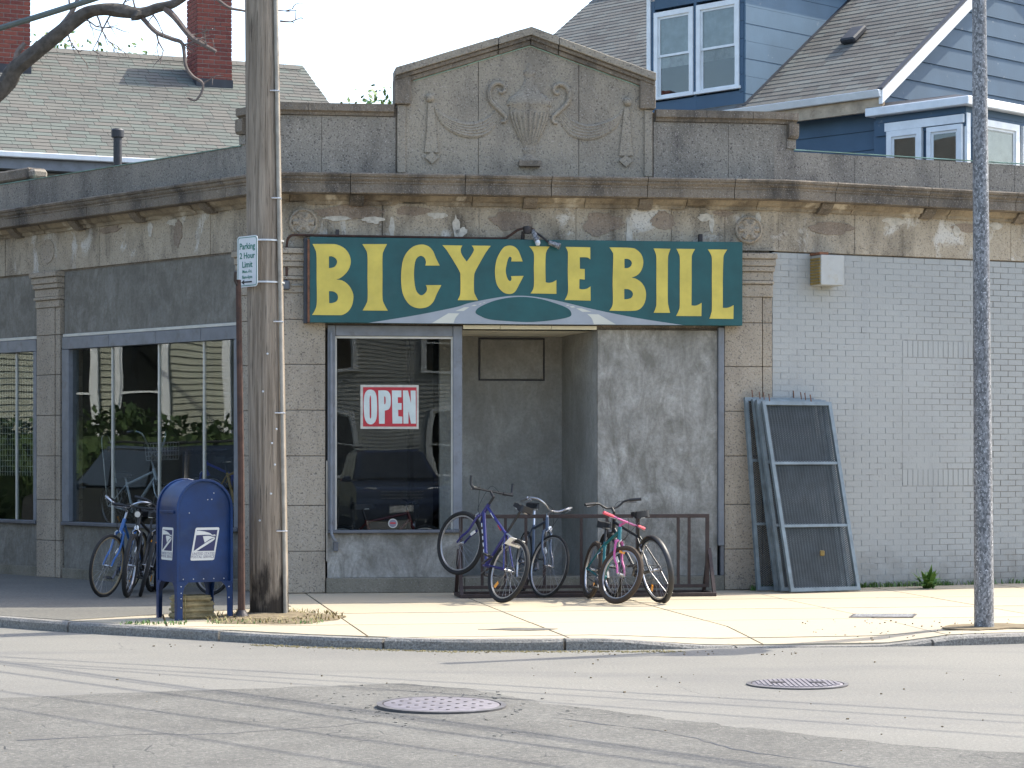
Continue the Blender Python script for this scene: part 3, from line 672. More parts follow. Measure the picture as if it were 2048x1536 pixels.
for sg in (1, -1):
    hp = [(950, 560), (968, 565), (985, 545), (975, 520), (945, 508), (912, 522), (892, 560), (897, 610), (928, 648), (962, 680), (988, 708), (985, 735), (962, 742)]
    pp = crv([FF.p(*(lambda q: (q[0], .072, q[1]))(zx(x, y, sg))) for x, y in hp], 5)
    MB().tube(pp, [.016 + .010 * math.sin(i / len(pp) * 3.1) for i in range(len(pp))], 8).build('handle', MA['ped'], relief, smooth=True)
    sw = MB()
    for k in range(5):
        f_ = k / 4
        q = [(555, 640), (610, 705 + 40 * f_), (690, 745 + 58 * f_), (785, 760 + 66 * f_), (880, 725 + 80 * f_), (950, 650 + 70 * f_)]
        sw.tube(crv([FF.p(*(lambda c: (c[0], .054, c[1]))(zx(x, y, sg))) for x, y in q], 6), [.012 + .018 * math.sin(min(1, i / 30) * 3.14) for i in range(31)], 7)
    sw.build('swag', MA['ped'], relief, smooth=True)
    dr = MB(); lp = [zx(x, y, sg) for x, y in ((528, 640), (560, 640), (575, 800), (592, 930), (508, 930), (522, 800))]
    dr.fprism(FF, [lp], .058, .082); lp = [zx(x, y, sg) for x, y in ((550, 925), (592, 960), (550, 998), (510, 960))]; dr.fprism(FF, [lp], .058, .09)
    kx = zx(540, 605, sg); dr.lathe([(0, 0), (.05, 0), (.046, .03), (.02, .05), (0, .052)], 12, M.Translation(FF.p(kx[0], .058, kx[1])) @ FF.N.to_track_quat('Z', 'Y').to_matrix().to_4x4())
    dr.build('ribbon_drop', MA['ped'], relief)
# roundels on the frieze
for fr_, s_, z_, r_ in ((FF, 5.218, 4.03, .155), (FF, .254, 4.045, .155), (FL, 4.68, 4.03, .15)):
    m_ = M.Translation(fr_.p(s_, .015, z_)) @ fr_.N.to_track_quat('Z', 'Y').to_matrix().to_4x4()
    w = 1 if fr_ is FF else .25
    ro = MB().lathe([(0, -.02), (r_, -.02), (r_, .035 * w), (r_ * .88, .05 * w), (r_ * .8, .035 * w), (r_ * .76, .03 * w), (r_ * .45, .042 * w), (r_ * .4, .055 * w), (0, .06 * w)], 22, m_).build('roundel', MA['pil'], shop, smooth=True)
    if w == 1:
        pe = MB()
        for k in range(6): a = k * math.pi / 3; pe.tube([m_ @ V((r_ * .3 * math.cos(a), r_ * .3 * math.sin(a), .045)), m_ @ V((r_ * .7 * math.cos(a), r_ * .7 * math.sin(a), .035))], [.02, .032], 6)
        pe.build('petals', MA['pil'], ro, smooth=True)
# pilasters of stacked blocks with moulded capitals
def pilaster(fr, s0, s1, d, side=None, zc=3.28):
    zz = [0.004, .46, .96, 1.5, 2.0, 2.5, 2.99, zc]
    for a, b in cuts(zz):
        if side == 'R': parts_ = ((s0, s1 - .115, d), (s1 - .105, s1, d * .7))
        elif side == 'L': parts_ = ((s0, s0 + .1, d * .7), (s0 + .108, s1, d))
        else: parts_ = ((s0, s1, d),)
        for p0, p1, dd in parts_: MB().fbox(fr, p0, p1, -.3, dd, a + .003, b - .003).build('pilaster_block', MA['pil'], shop, bevel=.004)
    for z0, z1, ex in ((zc, 3.42, .012), (3.423, 3.46, .035), (3.463, 3.56, .02), (3.563, 3.62, .045), (3.623, 3.70, .06), (3.703, 3.765, .085)):
        MB().fbox(fr, s0 - ex * .5, s1 + ex * .5, -.3, d + ex, z0, z1).build('capital_course', MA['pil'], shop, bevel=.006)
pilaster(FF, .045, .49, .03); pilaster(FF, 4.945, LEN - .01, .03, 'R'); pilaster(FL, .06, .70, .03); pilaster(FL, 4.385, 4.905, .04, 'L', 3.33); pilaster(FL, 8.6, 9.2, .04)
# front: base ledge, apron, stucco infill, recessed doorway
for a, b in cuts([.497, 2.02, 3.5, 4.94]): MB().fbox(FF, a + .003, b - .003, -.35, .055, .0, .165).build('base_ledge', MA['ledge'], shop, bevel=.008)
MB().fbox(FF, .515, 2.0, -.2, -.005, .168, .652).build('stucco_apron', MA['stucco'], shop)
MB().fbox(FF, 3.512, 4.868, -.16, -.01, .168, 2.93).build('stucco_panel', MA['stucco'], shop)
MB().hexa([FF.p(3.508, -.012, .1), FF.p(3.508, -.155, .1), FF.p(3.44, -1.5, .1), FF.p(3.34, -1.5, .1)] + [FF.p(3.508, -.012, 2.92), FF.p(3.508, -.155, 2.92), FF.p(3.44, -1.5, 2.92), FF.p(3.34, -1.5, 2.92)]).build('stucco_return', MA['stucco_d'], shop)
MB().fbox(FF, 1.9, 3.46, -1.62, -1.505, .1, 2.95).build('stucco_back_wall', MA['stucco_d'], shop)
pn = MB().fbox(FF, 2.375, 3.115, -1.5, -1.478, 2.40, 2.86).build('blocked_transom', MA['stucco_d'], shop, bevel=.006)
tr = MB()
for a, b, c, d in ((2.355, 2.371, 2.38, 2.88), (3.119, 3.135, 2.38, 2.88), (2.372, 3.118, 2.38, 2.396), (2.372, 3.118, 2.864, 2.88)): tr.fbox(FF, a, b, -1.503, -1.49, c, d)
tr.build('transom_joint', MA['lead'], shop)
MB().fbox(FF, 2.0, 3.5, -1.5, -.35, .0, .09).build('doorway_floor', MA['ledge'], shop)
for a, b in cuts([2.005, 2.42, 2.99, 3.5]): MB().fbox(FF, a + .003, b - .003, -1.5, .02, 2.90, 2.94).build('soffit_board', MA['cream'], shop)
MB().fbox(FF, 4.872, 4.938, -.1, .04, .5, 2.935).build('metal_jamb', MA['frame'], shop, bevel=.004)
MB().fbox(FF, 4.90, 4.938, -.1, .02, .17, .497).build('metal_jamb', MA['frame_d'], shop)
# front window
win = MB().fbox(FF, .517, .60, -.12, .035, .69, 2.93).fbox(FF, 1.895, 1.995, -.12, .03, .69, 2.93).build('window_frame', MA['frame'], shop, bevel=.004)
MB().fbox(FF, .602, 1.893, -.12, .02, 2.815, 2.93).build('head_rail', MA['frame'], win, bevel=.004)
MB().fbox(FF, .517, 2.0, -.16, .06, .655, .688).build('sill', MA['frame_d'], win, bevel=.006)
MB().fbox(FF, .60, .618, -.05, -.0, .69, 2.813).fbox(FF, 1.877, 1.894, -.05, -.0, .69, 2.813).fbox(FF, .62, 1.875, -.05, 0, 2.79, 2.813).build('glazing_bead', MA['mull'], win)
MB().fbox(FF, .619, 1.876, -.035, -.029, .69, 2.789).build('pane', MA['glass'], win)
MB().tube(crv([FF.p(.555, .06, 2.85), FF.p(.556, .06, 1.5), FF.p(.555, .06, .75), FF.p(.57, .065, .62), FF.p(.60, .05, .57)], 5), .016, 8).build('conduit', MA['frame'], shop, smooth=True)
MB().fbox(FF, .58, .63, .0, .05, .46, .56).build('conduit_box', MA['frame_d'], shop, bevel=.005)
MB().fbox(FF, .50, .514, .0, .05, .35, 1.45).build('metal_jamb', MA['conduit'], shop)
# left wing bays
def bay(t0, t1, mull, panels, mesh=False):
    MB().fbox(FL, t0, t1, -.2, -.01, 2.995, 3.765).build('stucco_band', MA['stucco_l'], shop)
    MB().fbox(FL, t0, t1, -.1, .015, 2.955, 2.992).build('drip_rail', MA['mull'], shop, bevel=.004)
    ps = [t0] + panels + [t1]
    w = MB().fbox(FL, t0, t0 + .07, -.12, .03, .70, 2.80).fbox(FL, t1 - .15, t1, -.12, .03, .70, 2.80).build('window_frame', MA['frame'], shop, bevel=.004)
    for a, b in cuts(ps): MB().fbox(FL, a + .004, b - .004, -.1, .03, 2.805, 2.95).build('head_panel', MA['frame'], w, bevel=.004)
    MB().fbox(FL, t0, t1, -.15, .05, .655, .698).build('sill', MA['frame_d'], w, bevel=.006)
    for q in mull: MB().fbox(FL, q - .012, q + .012, -.045, -.012, .70, 2.80).build('mullion', MA['mull'], w)
    ed = [t0 + .07] + mull + [t1 - .15]
    for a, b in cuts(ed): MB().fbox(FL, a + .013, b - .013, -.032, -.026, .70, 2.80).build('pane', MA['glass_l'], w)
    MB().fbox(FL, t0, t1, -.2, -.005, .13, .652).build('stucco_apron', MA['stucco_l'], shop)
    MB().fbox(FL, t0, t1, -.2, .03, .0, .128).build('base_ledge', MA['ledge'], shop, bevel=.006)
bay(.74, 4.34, [1.442, 2.334, 3.304], [1.44, 2.33, 3.31])
bay(4.93, 8.58, [5.47, 6.4, 7.3], [5.9, 6.9, 7.8])
# rusty lattice folded behind the second bay's glass
lat = MB()
for i in range(0, 60):
    t = 4.95 + i * .06
    lat.bar(FL.p(t, -.12, 1.25), FL.p(t, -.12, 2.78), .006)
for k in range(0, 22): lat.bar(FL.p(4.95, -.115, 1.3 + k * .07), FL.p(8.5, -.115, 1.3 + k * .07), .006)
lat.build('window_lattice', MA['mull'], shop, kind='stuff')
# right wing: painted brick with a bricked-up window
MB().fbox(FRt, .0, 8, -.3, -.0035, .0, 3.785).build('brick_backing', MA['joint'], shop)
specs = []; CH = 3.785 / 56
rw0, rw1, rz0, rz1 = 1.725, 2.75, CH * 20, CH * 39
for c in range(56):
    z = CH * (c + .5); t = .005 - (.1065 if c % 2 else 0)
    while t < 8:
        a, b = max(t, .005), min(t + .203, 8); t += .213
        if b - a < .03: continue
        zc = z; ins = rz0 - .2 < z < rz1 + .2
        segs = [(a, b, 0)]
        if ins:
            segs = []
            if a < rw0 - .012: segs.append((a, min(b, rw0 - .006), 0))
            if b > rw1 + .012: segs.append((max(a, rw1 + .006), b, 0))
            if rz0 < z < rz1 and b > rw0 and a < rw1: segs.append((max(a, rw0 + .006), min(b, rw1 - .006), -.0012))
        for a_, b_, off in segs:
            if b_ - a_ > .02: specs.append((FRt.mat((a_ + b_) / 2, -.02 + off + random.uniform(-.0015, .002), zc, b_ - a_, .04, CH - .007), random.random()))
for z0, z1 in ((rz1 + .004, rz1 + .196), (rz0 - .196, rz0 - .004)):
    t = rw0 + .036
    while t < rw1: specs.append((FRt.mat(t, -.02, (z0 + z1) / 2, .06, .042, z1 - z0 - .008), random.random())); t += .0695
pieces('brick', shop, specs, MA['bpaint'], 'bricks')
# roof deck, inside
deck = [FF.p(.1, -.2, 0), FF.p(LEN - .1, -.2, 0), FRt.p(8, -.2, 0), FRt.p(8, -6.5, 0), FF.p(3, -7.5, 0), FL.p(9.6, -5, 0), FL.p(9.6, -.2, 0)]
MB().prism([[(p.x, p.y) for p in deck]], lambda x, y: V((x, y, 4.36)), lambda x, y: V((x, y, 4.5))).build('roof_deck', MA['lead'], shop)
MB().prism([[(p.x, p.y) for p in deck]], lambda x, y: V((x, y, .01)), lambda x, y: V((x, y, .06))).build('shop_floor', MA['inside_f'], shop)
for a, b in ((FRt.p(8, -.2, 0), FRt.p(8, -6.5, 0)), (FRt.p(8, -6.5, 0), FF.p(3, -7.5, 0)), (FF.p(3, -7.5, 0), FL.p(9.6, -5, 0)), (FL.p(9.6, -5, 0), FL.p(9.6, -.2, 0))):
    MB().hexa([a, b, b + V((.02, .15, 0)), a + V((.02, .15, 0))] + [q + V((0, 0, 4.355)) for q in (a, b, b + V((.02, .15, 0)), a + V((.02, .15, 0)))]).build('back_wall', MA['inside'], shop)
MB().fbox(FL, .75, 8.5, -1.25, -.21, .062, .60).build('display_platform', MA['inside_f'], shop)
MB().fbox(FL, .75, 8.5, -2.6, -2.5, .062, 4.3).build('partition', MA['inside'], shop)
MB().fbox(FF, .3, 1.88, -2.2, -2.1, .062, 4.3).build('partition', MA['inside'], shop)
MB().fbox(FF, .52, 1.87, -1.0, -.21, .062, .62).build('display_platform', MA['inside'], shop)
# vent pipe on the roof behind the left parapet
o = MB().lathe([(0, 4.5), (.052, 4.5), (.052, 5.33), (.075, 5.34), (.078, 5.42), (.062, 5.44), (.0, 5.44)], 14, M.Translation((-4.75, 28.3, 0))).build('vent_pipe', MA['lead'], shop, smooth=True)

# ------------------------------------------------------------------ shop sign
sign = thing('shop_sign', 'long dark green shop sign with yellow letters and a painted winding road', 'sign', FF.p(2.7, 0, 2.93))
MB().fbox(FF, .315, 5.113, .05, .18, 2.95, 3.878).build('board', MA['green'], sign, bevel=.003)
MB().fbox(FF, .252, .290, .03, .165, 2.945, 3.872).build('edge_strip', MA['lead'], sign)
MB().fbox(FF, .290, .314, .04, .182, 2.95, 3.85).build('angle_iron', MA['rust'], sign)
for s_ in (.62, 4.66): MB().fbox(FF, s_ - .018, s_ + .018, .024, .10, 3.80, 3.97).build('bracket', MA['iron'], sign)
for key, lst, d0, d1, nm, mt in (('r', 'ROAD', .1803, .182, 'painted_road', 'sgrey'), ('o', 'OVAL', .1823, .1835, 'painted_hill', 'green'), ('d', 'DASH', .1823, .1838, 'road_dash', 'swhite'), ('l', 'LETTERS', .1806, .185, 'letter', 'yellow')):
    for ch, loops in globals()[lst] if lst in globals() else []:
        MB().fprism(FF, [smp(l) for l in loops], d0, d1).build(nm, MA[mt], sign)
# pipe along the sign top and the twin flood lamp
lampw = thing('wall_lamp', 'rusty conduit with twin bulb holders and a bare white bulb over the sign', 'lamp', FF.p(2.7, .1, 3.9))
pp = crv([FF.p(.07, .05, 3.40), FF.p(.07, .06, 3.78), FF.p(.10, .09, 3.885), FF.p(.20, .105, 3.905), FF.p(.5, .105, 3.90), FF.p(1.6, .105, 3.895), FF.p(2.38, .105, 3.893), FF.p(2.50, .11, 3.92), FF.p(2.60, .14, 3.985), FF.p(2.70, .16, 4.005), FF.p(2.78, .17, 3.985)], 6)
MB().tube(pp, .014, 8).build('pipe', MA['rust_d'], lampw, smooth=True)
MB().box(FF.p(.06, .05, 3.36), (.09, .07, .10)).build('junction_box', MA['frame_d'], lampw, bevel=.012)
MB().tube([FF.p(.12, .05, 3.36), FF.p(.25, .05, 3.362)], .012, 6).build('stub_pipe', MA['conduit'], lampw)
MB().lathe([(0, -.05), (.04, -.045), (.052, 0), (.045, .03), (0, .04)], 12, M.Translation(FF.p(2.70, .17, 3.99))).build('lamp_body', MA['iron'], lampw, smooth=True)
MB().tube([FF.p(2.655, .1, 3.86), FF.p(2.66, .13, 3.97)], .02, 8).build('lamp_bracket', MA['iron'], lampw)
def socket(p, q, nm):
    p, q = V(p), V(q); return MB().tube([p, p + (q - p) * .8, p + (q - p) * .82, q], [.027, .03, .036, .036], 12).build(nm, MA['galv'], lampw, smooth=True)
socket(FF.p(2.76, .17, 3.975), FF.p(2.80, .24, 3.86), 'bulb_holder')
socket(FF.p(2.93, .22, 3.845), FF.p(3.05, .25, 3.80), 'bulb_holder')
MB().tube(crv([FF.p(2.74, .17, 3.98), FF.p(2.83, .19, 3.93), FF.p(2.93, .22, 3.845)], 5), .012, 8).build('lamp_arm', MA['iron'], lampw)
MB().lathe([(0, -.032), (.02, -.026), (.031, 0), (.024, .022), (.012, .035), (0, .036)], 14, M.Translation(FF.p(2.803, .255, 3.835))).build('bulb', MA['psign'], lampw, smooth=True)
# box on the brick
vb = thing('wall_vent_box', 'pale box with mustard louvred side fixed high on the painted brick', 'vent', FRt.p(.67, 0, 3.4))
MB().fbox(FRt, .50, .80, .0, .22, 3.42, 3.76).build('housing', MA['boxwhite'], vb, bevel=.006)
for k in range(9): MB().fbox(FRt, .486, .499, .01, .21, 3.43 + k * .034, 3.455 + k * .034).build('louvre', MA['mustard'], vb)
MB().fbox(FRt, .487, .60, .005, .215, 3.762, 3.79).build('cap', MA['rust'], vb)
# OPEN card
opn = thing('open_sign', 'red and white OPEN card fixed to the shop window glass', 'sign', FF.p(1.2, -.02, 1.79))
OX = lambda x: .879 + (x - 235) * (.64 / 1510); OZ = lambda y: 2.281 - (y - 240) * (.483 / 1150)
MB().fbox(FF, .879, 1.519, -.0285, -.0235, 1.798, 2.281).build('card', MA['open_b'], opn)
MB().fbox(FF, OX(300), OX(1690), -.0233, -.0225, OZ(1330), OZ(300)).build('red_field', MA['open_r'], opn)
for ch, loops in (('O', ["490,365* 590,400* 640,500* 660,650* 665,900* 650,1100* 600,1220* 510,1275* 410,1240* 350,1130* 325,950* 318,700* 340,500* 400,395*", "488,520* 505,560* 510,700* 515,900* 510,1080* 495,1120* 475,1080* 470,850* 468,620*"]), ('P', ["695,385 880,385* 960,420* 1010,510* 1022,650* 1010,790* 960,880* 865,912 862,1255 715,1255 705,800", "848,540 880,560* 888,650* 880,730* 852,750"]), ('E', ["1048,385 1295,385 1295,562 1200,562 1205,715 1300,715 1300,890 1210,890 1215,1060 1320,1070 1318,1250 1065,1250"]), ('N', ["1335,385 1465,385 1545,720 1535,385 1665,385 1675,1250 1545,1250 1480,920 1478,1250 1350,1250"])):
    MB().fprism(FF, [[(OX(x), OZ(y)) for x, y in smp(l)] for l in loops], -.0223, -.021).build('letter', MA['open_w'], opn)
# small round sticker
stk = thing('window_sticker', 'small round sticker low on the shop window', 'sticker', FF.p(1.235, -.028, .76))
m_ = M.Translation(FF.p(1.235, -.0285, .76)) @ FF.N.to_track_quat('Z', 'Y').to_matrix().to_4x4()
MB().lathe([(0, 0), (.052, 0), (.052, .001), (0, .001)], 24, m_).build('disc', MA['open_b'], stk)
MB().lathe([(0, .0012), (.042, .0012), (.042, .002), (0, .002)], 24, m_).build('inner_disc', MA['decal_t'], stk)
MB().fbox(FF, 1.205, 1.265, -.0264, -.0258, .753, .772).build('red_band', MA['open_r'], stk)

# ------------------------------------------------------------------ street furniture
# timber utility pole
PB = V((-2.27, 22.0, 0))
def pole_at(z): return PB + V((-.013 * z, 0, z))
def pole_r(z): return .183 - .0045 * z
pole = thing('utility_pole', 'tall weathered timber utility pole rising from the kerbside dirt patch', 'utility pole', PB)
mb = MB(); n = 28; zs_ = [-.15, 0, .25, .6, 1, 1.5, 2, 2.6, 3.2, 4, 5, 6, 7.2, 8.4, 9.6]; vs = []
for z in zs_:
    for j in range(n):
        a = 2 * math.pi * j / n; r = pole_r(z) * (1 + .03 * mnoise.noise(V((math.cos(a) * 1.6, math.sin(a) * 1.6, z * .25))) - (.05 if j in (5, 19) else 0))
        vs.append(pole_at(z) + V((r * math.cos(a), r * math.sin(a), 0)))
mb.add(vs, [(i * n + j, i * n + (j + 1) % n, (i + 1) * n + (j + 1) % n, (i + 1) * n + j) for i in range(len(zs_) - 1) for j in range(n)] + [tuple((len(zs_) - 1) * n + j for j in range(n))])
mb.build('shaft', MA['wood'], pole, smooth=True)
on_pole = lambda z, ang, ex=0: pole_at(z) + V((math.cos(ang), math.sin(ang), 0)) * (pole_r(z) + ex)
MB().tube([on_pole(z, rad(-38), .022) for z in (0.0, .6, 1.5, 2.5, 3.5, 5, 7, 8.5)], .020, 10).build('conduit', MA['conduit'], pole, smooth=True)
for z in (.8, 1.9, 2.75, 3.9, 4.9): MB().tube([on_pole(z, rad(-60), .004), on_pole(z, rad(-38), .05), on_pole(z, rad(-16), .004)], .007, 6).build('conduit_clip', MA['strap'], pole)
for z, a in ((1.15, -75), (1.42, -62), (1.62, -70), (2.1, -95), (.9, -110), (2.45, -80), (1.75, -55)): MB().lathe([(0, 0), (.010, 0), (.010, .006), (0, .008)], 8, M.Translation(on_pole(z, rad(a))) @ V((math.cos(rad(a)), math.sin(rad(a)), 0)).to_track_quat('Z', 'Y').to_matrix().to_4x4()).build('nail_tag', MA['strap'], pole)
CD = V((.83, -.56, 0))   # crossarm direction is square to the wires
for z in (8.1, 8.9):
    c = pole_at(z) + V((-.56, -.83, 0)) * .2; ca = MB().bar(c - V((.56, -.83, 0)) * 0 - V((-.75, .35, 0)), c + V((-.75, .35, 0)), .1, .12).build('crossarm', MA['wood'], pole)
# parking sign
e2 = V((.70, -.714, 0)).normalized(); n2 = V((-.714, -.70, 0)).normalized()
ps = thing('parking_sign', 'white parking sign with green lettering strapped to the timber pole', 'sign', pole_at(3.08) + n2 * .2)
PC = pole_at(3.31) + n2 * .205 + e2 * .0
SP = lambda x, z, d=0: PC + e2 * x + n2 * d + V((x * .0 + z * .0, 0, z))
def rrect(w, h, r, k=5):
    out = []
    for cx, cy, a0 in ((w / 2 - r, h / 2 - r, 0), (-w / 2 + r, h / 2 - r, 90), (-w / 2 + r, -h / 2 + r, 180), (w / 2 - r, -h / 2 + r, 270)):
        out += [(cx + r * math.cos(rad(a0 + 90 * i / k)), cy + r * math.sin(rad(a0 + 90 * i / k))) for i in range(k + 1)]
    return out
MB().prism([rrect(.305, .475, .035)], lambda x, y: SP(x, y, 0), lambda x, y: SP(x, y, .004)).build('plate', MA['psign'], ps)
MB().prism([rrect(.283, .453, .028), rrect(.271, .441, .023)], lambda x, y: SP(x, y, .0042), lambda x, y: SP(x, y, .0052)).build('border', MA['pgreen'], ps)
for body, size, y, b, mt in (('Parking', .082, .115, .0012, 'pgreen'), ('2 Hour', .080, .028, .0012, 'pgreen'), ('Limit', .080, -.055, .0012, 'pgreen'), ('Mon.-Fri.', .042, -.107, .0005, 'pgreen'), ('8am-6pm', .042, -.158, .0005, 'pgreen')):
    text_mb(body, size, lambda x, q, d, y=y: SP(x, q + y, .0055 + d), .0006, b, xs=.96).build('lettering', MA[mt], ps)
MB().prism([[(-.09, -.192), (-.045, -.168), (-.045, -.184), (.07, -.184), (.07, -.198), (-.045, -.198), (-.045, -.216)]], lambda x, y: SP(x, y, .0044), lambda x, y: SP(x, y, .0058)).build('arrow', MA['black'], ps)
for z in (.2, -.19):
    zz = 3.31 + z; MB().tube([SP(.06, z, -.004)] + [on_pole(zz, rad(a), .006) for a in range(-95, 160, 15)] + [SP(-.05, z, -.02)], .011, 4).build('strap', MA['strap'], ps)
# rusty post beside it
rp = thing('rusty_post', 'thin rusty iron post between the blue mailbox and the timber pole', 'post', (-2.49, 21.55, 0))
MB().tube([(-2.475, 21.5, -.02), (-2.49, 21.6, 1.3), (-2.52, 21.7, 2.6), (-2.535, 21.76, 3.13)], [.035, .03, .027, .025], 8).build('shaft', MA['rust_d'], rp, smooth=True)
MB().lathe([(0, 0), (.085, 0), (.08, .03), (.045, .07), (.037, .09), (0, .09)], 12, M.Translation((-2.475, 21.5, .0))).build('foot_collar', MA['iron'], rp, smooth=True)
MB().tube([(-2.535, 21.76, 3.06), (-2.56, 21.70, 3.12), (-2.55, 21.66, 3.2)], .012, 6).build('hook', MA['iron'], rp)
# dirt and dry grass round the pole foot
dm = MB(); nn = 40; rings = 6; vs = [V((-2.2, 21.72, .035))]
for k in range(1, rings + 1):
    for j in range(nn):
        a = 2 * math.pi * j / nn; rr = k / rings * (1 + .28 * mnoise.noise(V((math.cos(a) * 2, math.sin(a) * 2, 3))))
        h = .04 * (1 - (k / rings) ** 2) + .012 * mnoise.noise(V((math.cos(a) * k, math.sin(a) * k, 7))) * (k < rings)
        vs.append(V((-2.2 + .62 * rr * math.cos(a), 21.72 + .80 * rr * math.sin(a), .004 + max(0, h))))
fs = [(0, 1 + j, 1 + (j + 1) % nn) for j in range(nn)] + [(1 + (k - 1) * nn + j, 1 + k * nn + j, 1 + k * nn + (j + 1) % nn, 1 + (k - 1) * nn + (j + 1) % nn) for k in range(1, rings) for j in range(nn)]
dm.add(vs, fs).build('earth', MA['dirt'], kind='structure')
def blades(pts, h, mat, name, label, cat, lean=.6, w=.006):
    mb = MB()
    for p in pts:
        a = random.uniform(0, 6.28); hh = h * random.uniform(.4, 1); d = V((math.cos(a), math.sin(a), 0)); q = V((-d.y, d.x, 0)) * w; p = V(p)
        m1 = p + d * hh * lean * .35 + V((0, 0, hh * .6)); t_ = p + d * hh * lean + V((0, 0, hh * .85))
        mb.add([p - q, p + q, m1 + q * .7, m1 - q * .7, t_], [(0, 1, 2, 3), (3, 2, 4)])
    return mb.build(name, mat, kind='stuff', label=label, category=cat)
rp_ = []
for i in range(520):
    a = random.uniform(0, 6.28); r = random.uniform(.45, 1.05); rp_.append((-2.2 + .62 * r * math.cos(a), 21.70 + .8 * r * math.sin(a), .012))
blades(rp_, .055, MA['dry'], 'dry_grass', 'dry yellowed grass tufts round the foot of the timber pole', 'grass', 1.1)
rp_ = [(random.uniform(-3.5, -2.9), 21.05 + random.uniform(-.22, .12), 0) for i in range(120)] + [(-2.2 + random.uniform(-.55, .5), 21.0 + random.uniform(-.05, .3), 0) for i in range(150)]
blades(rp_, .045, MA['weed'], 'kerb_weeds', 'low green weeds in the kerb joint by the mailbox', 'weeds', .9)
# postal collection box
mx = V((.866, .5, 0)); my = V((-.5, .866, 0)); MO = V((-3.04, 21.37, 0))
mbx = thing('mailbox', 'round-topped blue steel mailbox on four legs beside the timber pole', 'mailbox', MO + mx * .26 + my * .25)
W_, D_ = .53, .50
MP = lambda x, y, z: MO + mx * x + my * y + V((0, 0, z))
arch = [(W_, .345), (W_, 1.015)] + [(W_ / 2 + W_ / 2 * math.cos(rad(a)), 1.015 + W_ / 2 * math.sin(rad(a))) for a in range(12, 180, 12)] + [(0, 1.015), (0, .345)]
MB().prism([arch], lambda x, z: MP(x, .02, z), lambda x, z: MP(x, D_ - .02, z)).build('body', MA['mail'], mbx, smooth=True)
def archband(o_, i_): # rim profile loop
    ou = [(W_ + o_, .33), (W_ + o_, 1.015)] + [(W_ / 2 + (W_ / 2 + o_) * math.cos(rad(a)), 1.015 + (W_ / 2 + o_) * math.sin(rad(a))) for a in range(12, 180, 12)] + [(-o_, 1.015), (-o_, .33)]
    inn = [(W_ - i_, .33), (W_ - i_, 1.015)] + [(W_ / 2 + (W_ / 2 - i_) * math.cos(rad(a)), 1.015 + (W_ / 2 - i_) * math.sin(rad(a))) for a in range(12, 180, 12)] + [(i_, 1.015), (i_, .33)]
    return ou + inn[::-1]
for y0, y1 in ((-.006, .03), (D_ - .03, D_ + .006)):
    MB().prism([archband(.012, .012)], lambda x, z: MP(x, y0, z), lambda x, z: MP(x, y1, z)).build('rim', MA['mail'], mbx, bevel=.004)
for x, y in ((0, 0), (W_, 0), (0, D_), (W_, D_)):
    sx = 1 if x == 0 else -1; sy = 1 if y == 0 else -1
    lg = MB(); ox, oy = x - sx * .010, y - sy * .004
    lg.prism([[(ox, 0), (ox + sx * .055, 0), (ox + sx * .058, .25), (ox + sx * .075, .31), (ox + sx * .12, .352), (ox, .352)]], lambda a, z: MP(a, oy, z), lambda a, z: MP(a, oy + sy * .007, z))
    lg.prism([[(oy, 0), (oy + sy * .055, 0), (oy + sy * .058, .25), (oy + sy * .075, .31), (oy + sy * .12, .352), (oy, .352)]], lambda a, z: MP(ox - sx * .0005, a, z), lambda a, z: MP(ox + sx * .0065, a, z))
    lg.build('leg', MA['mail'], mbx)
# pull door on the far curve, rivets
MB().prism([[(.075, .975), (D_ - .075, .975), (D_ - .075, 1.0), (.075, 1.0)]], lambda y, z: MP(-.004, y, z), lambda y, z: MP(-.012, y, z)).build('hinge_lip', MA['mail'], mbx, bevel=.003)
for x, z in [(.06 + i * .1, .375) for i in range(5)] + [(.30, 1.10), (.34, 1.102), (.12, .98), (.36, 1.16), (.03, .2), (.03, .25), (.5, .2), (.5, .3), (.03, .31), (.03, .12)]:
    MB().lathe([(0, 0), (.006, 0), (.004, .004), (0, .005)], 8, M.Translation(MP(x, .018 if z > .35 else -.005, z)) @ (-my).to_track_quat('Z', 'Y').to_matrix().to_4x4()).build('rivet', MA['strap'], mbx)
def decal(fn, w, h, sk):
    q = lambda x, y, d: fn(x * w + sk * (y - .5), y * h, d)
    rr = [((x + .5), (y + .5)) for x, y in rrect(1, 1, .06)]
    o = MB().prism([rr], lambda x, y: q(x, y, 0), lambda x, y: q(x, y, .0012)).build('decal', MA['decal'], mbx)
    MB().prism([[(.075, .285), (.93, .285), (.93, .925), (.075, .925)]], lambda x, y: q(x, y, .0013), lambda x, y: q(x, y, .002)).build('decal_field', MA['decal_b'], o)
    for l in ("0.075,0.77 0.075,0.90* 0.35,0.885* 0.62,0.83* 0.74,0.775* 0.86,0.78* 0.885,0.72* 0.85,0.745* 0.74,0.745* 0.62,0.775* 0.4,0.78*", "0.36,0.735 0.60,0.745* 0.76,0.715* 0.86,0.71* 0.83,0.68* 0.68,0.645* 0.48,0.535", "0.075,0.285 0.20,0.285 0.80,0.585* 0.88,0.68* 0.84,0.67* 0.66,0.60* 0.48,0.51*"):
        MB().prism([smp(l)], lambda x, y: q(x, y, .0021), lambda x, y: q(x, y, .003)).build('eagle_mark', MA['decal'], o)
    for body, y in (('UNITED STATES', .165), ('POSTAL SERVICE', .07)):
        text_mb(body, .115 * h, lambda x, yy, d: q(x / w + .5, yy / h + y, .002 + d), .0005, .0003, xs=(w / .24) * .92).build('lettering', MA['decal_t'], o)
decal(lambda x, y, d: MP(.155 + x, .0185 - d, .545 + y), .235, .30, .055)
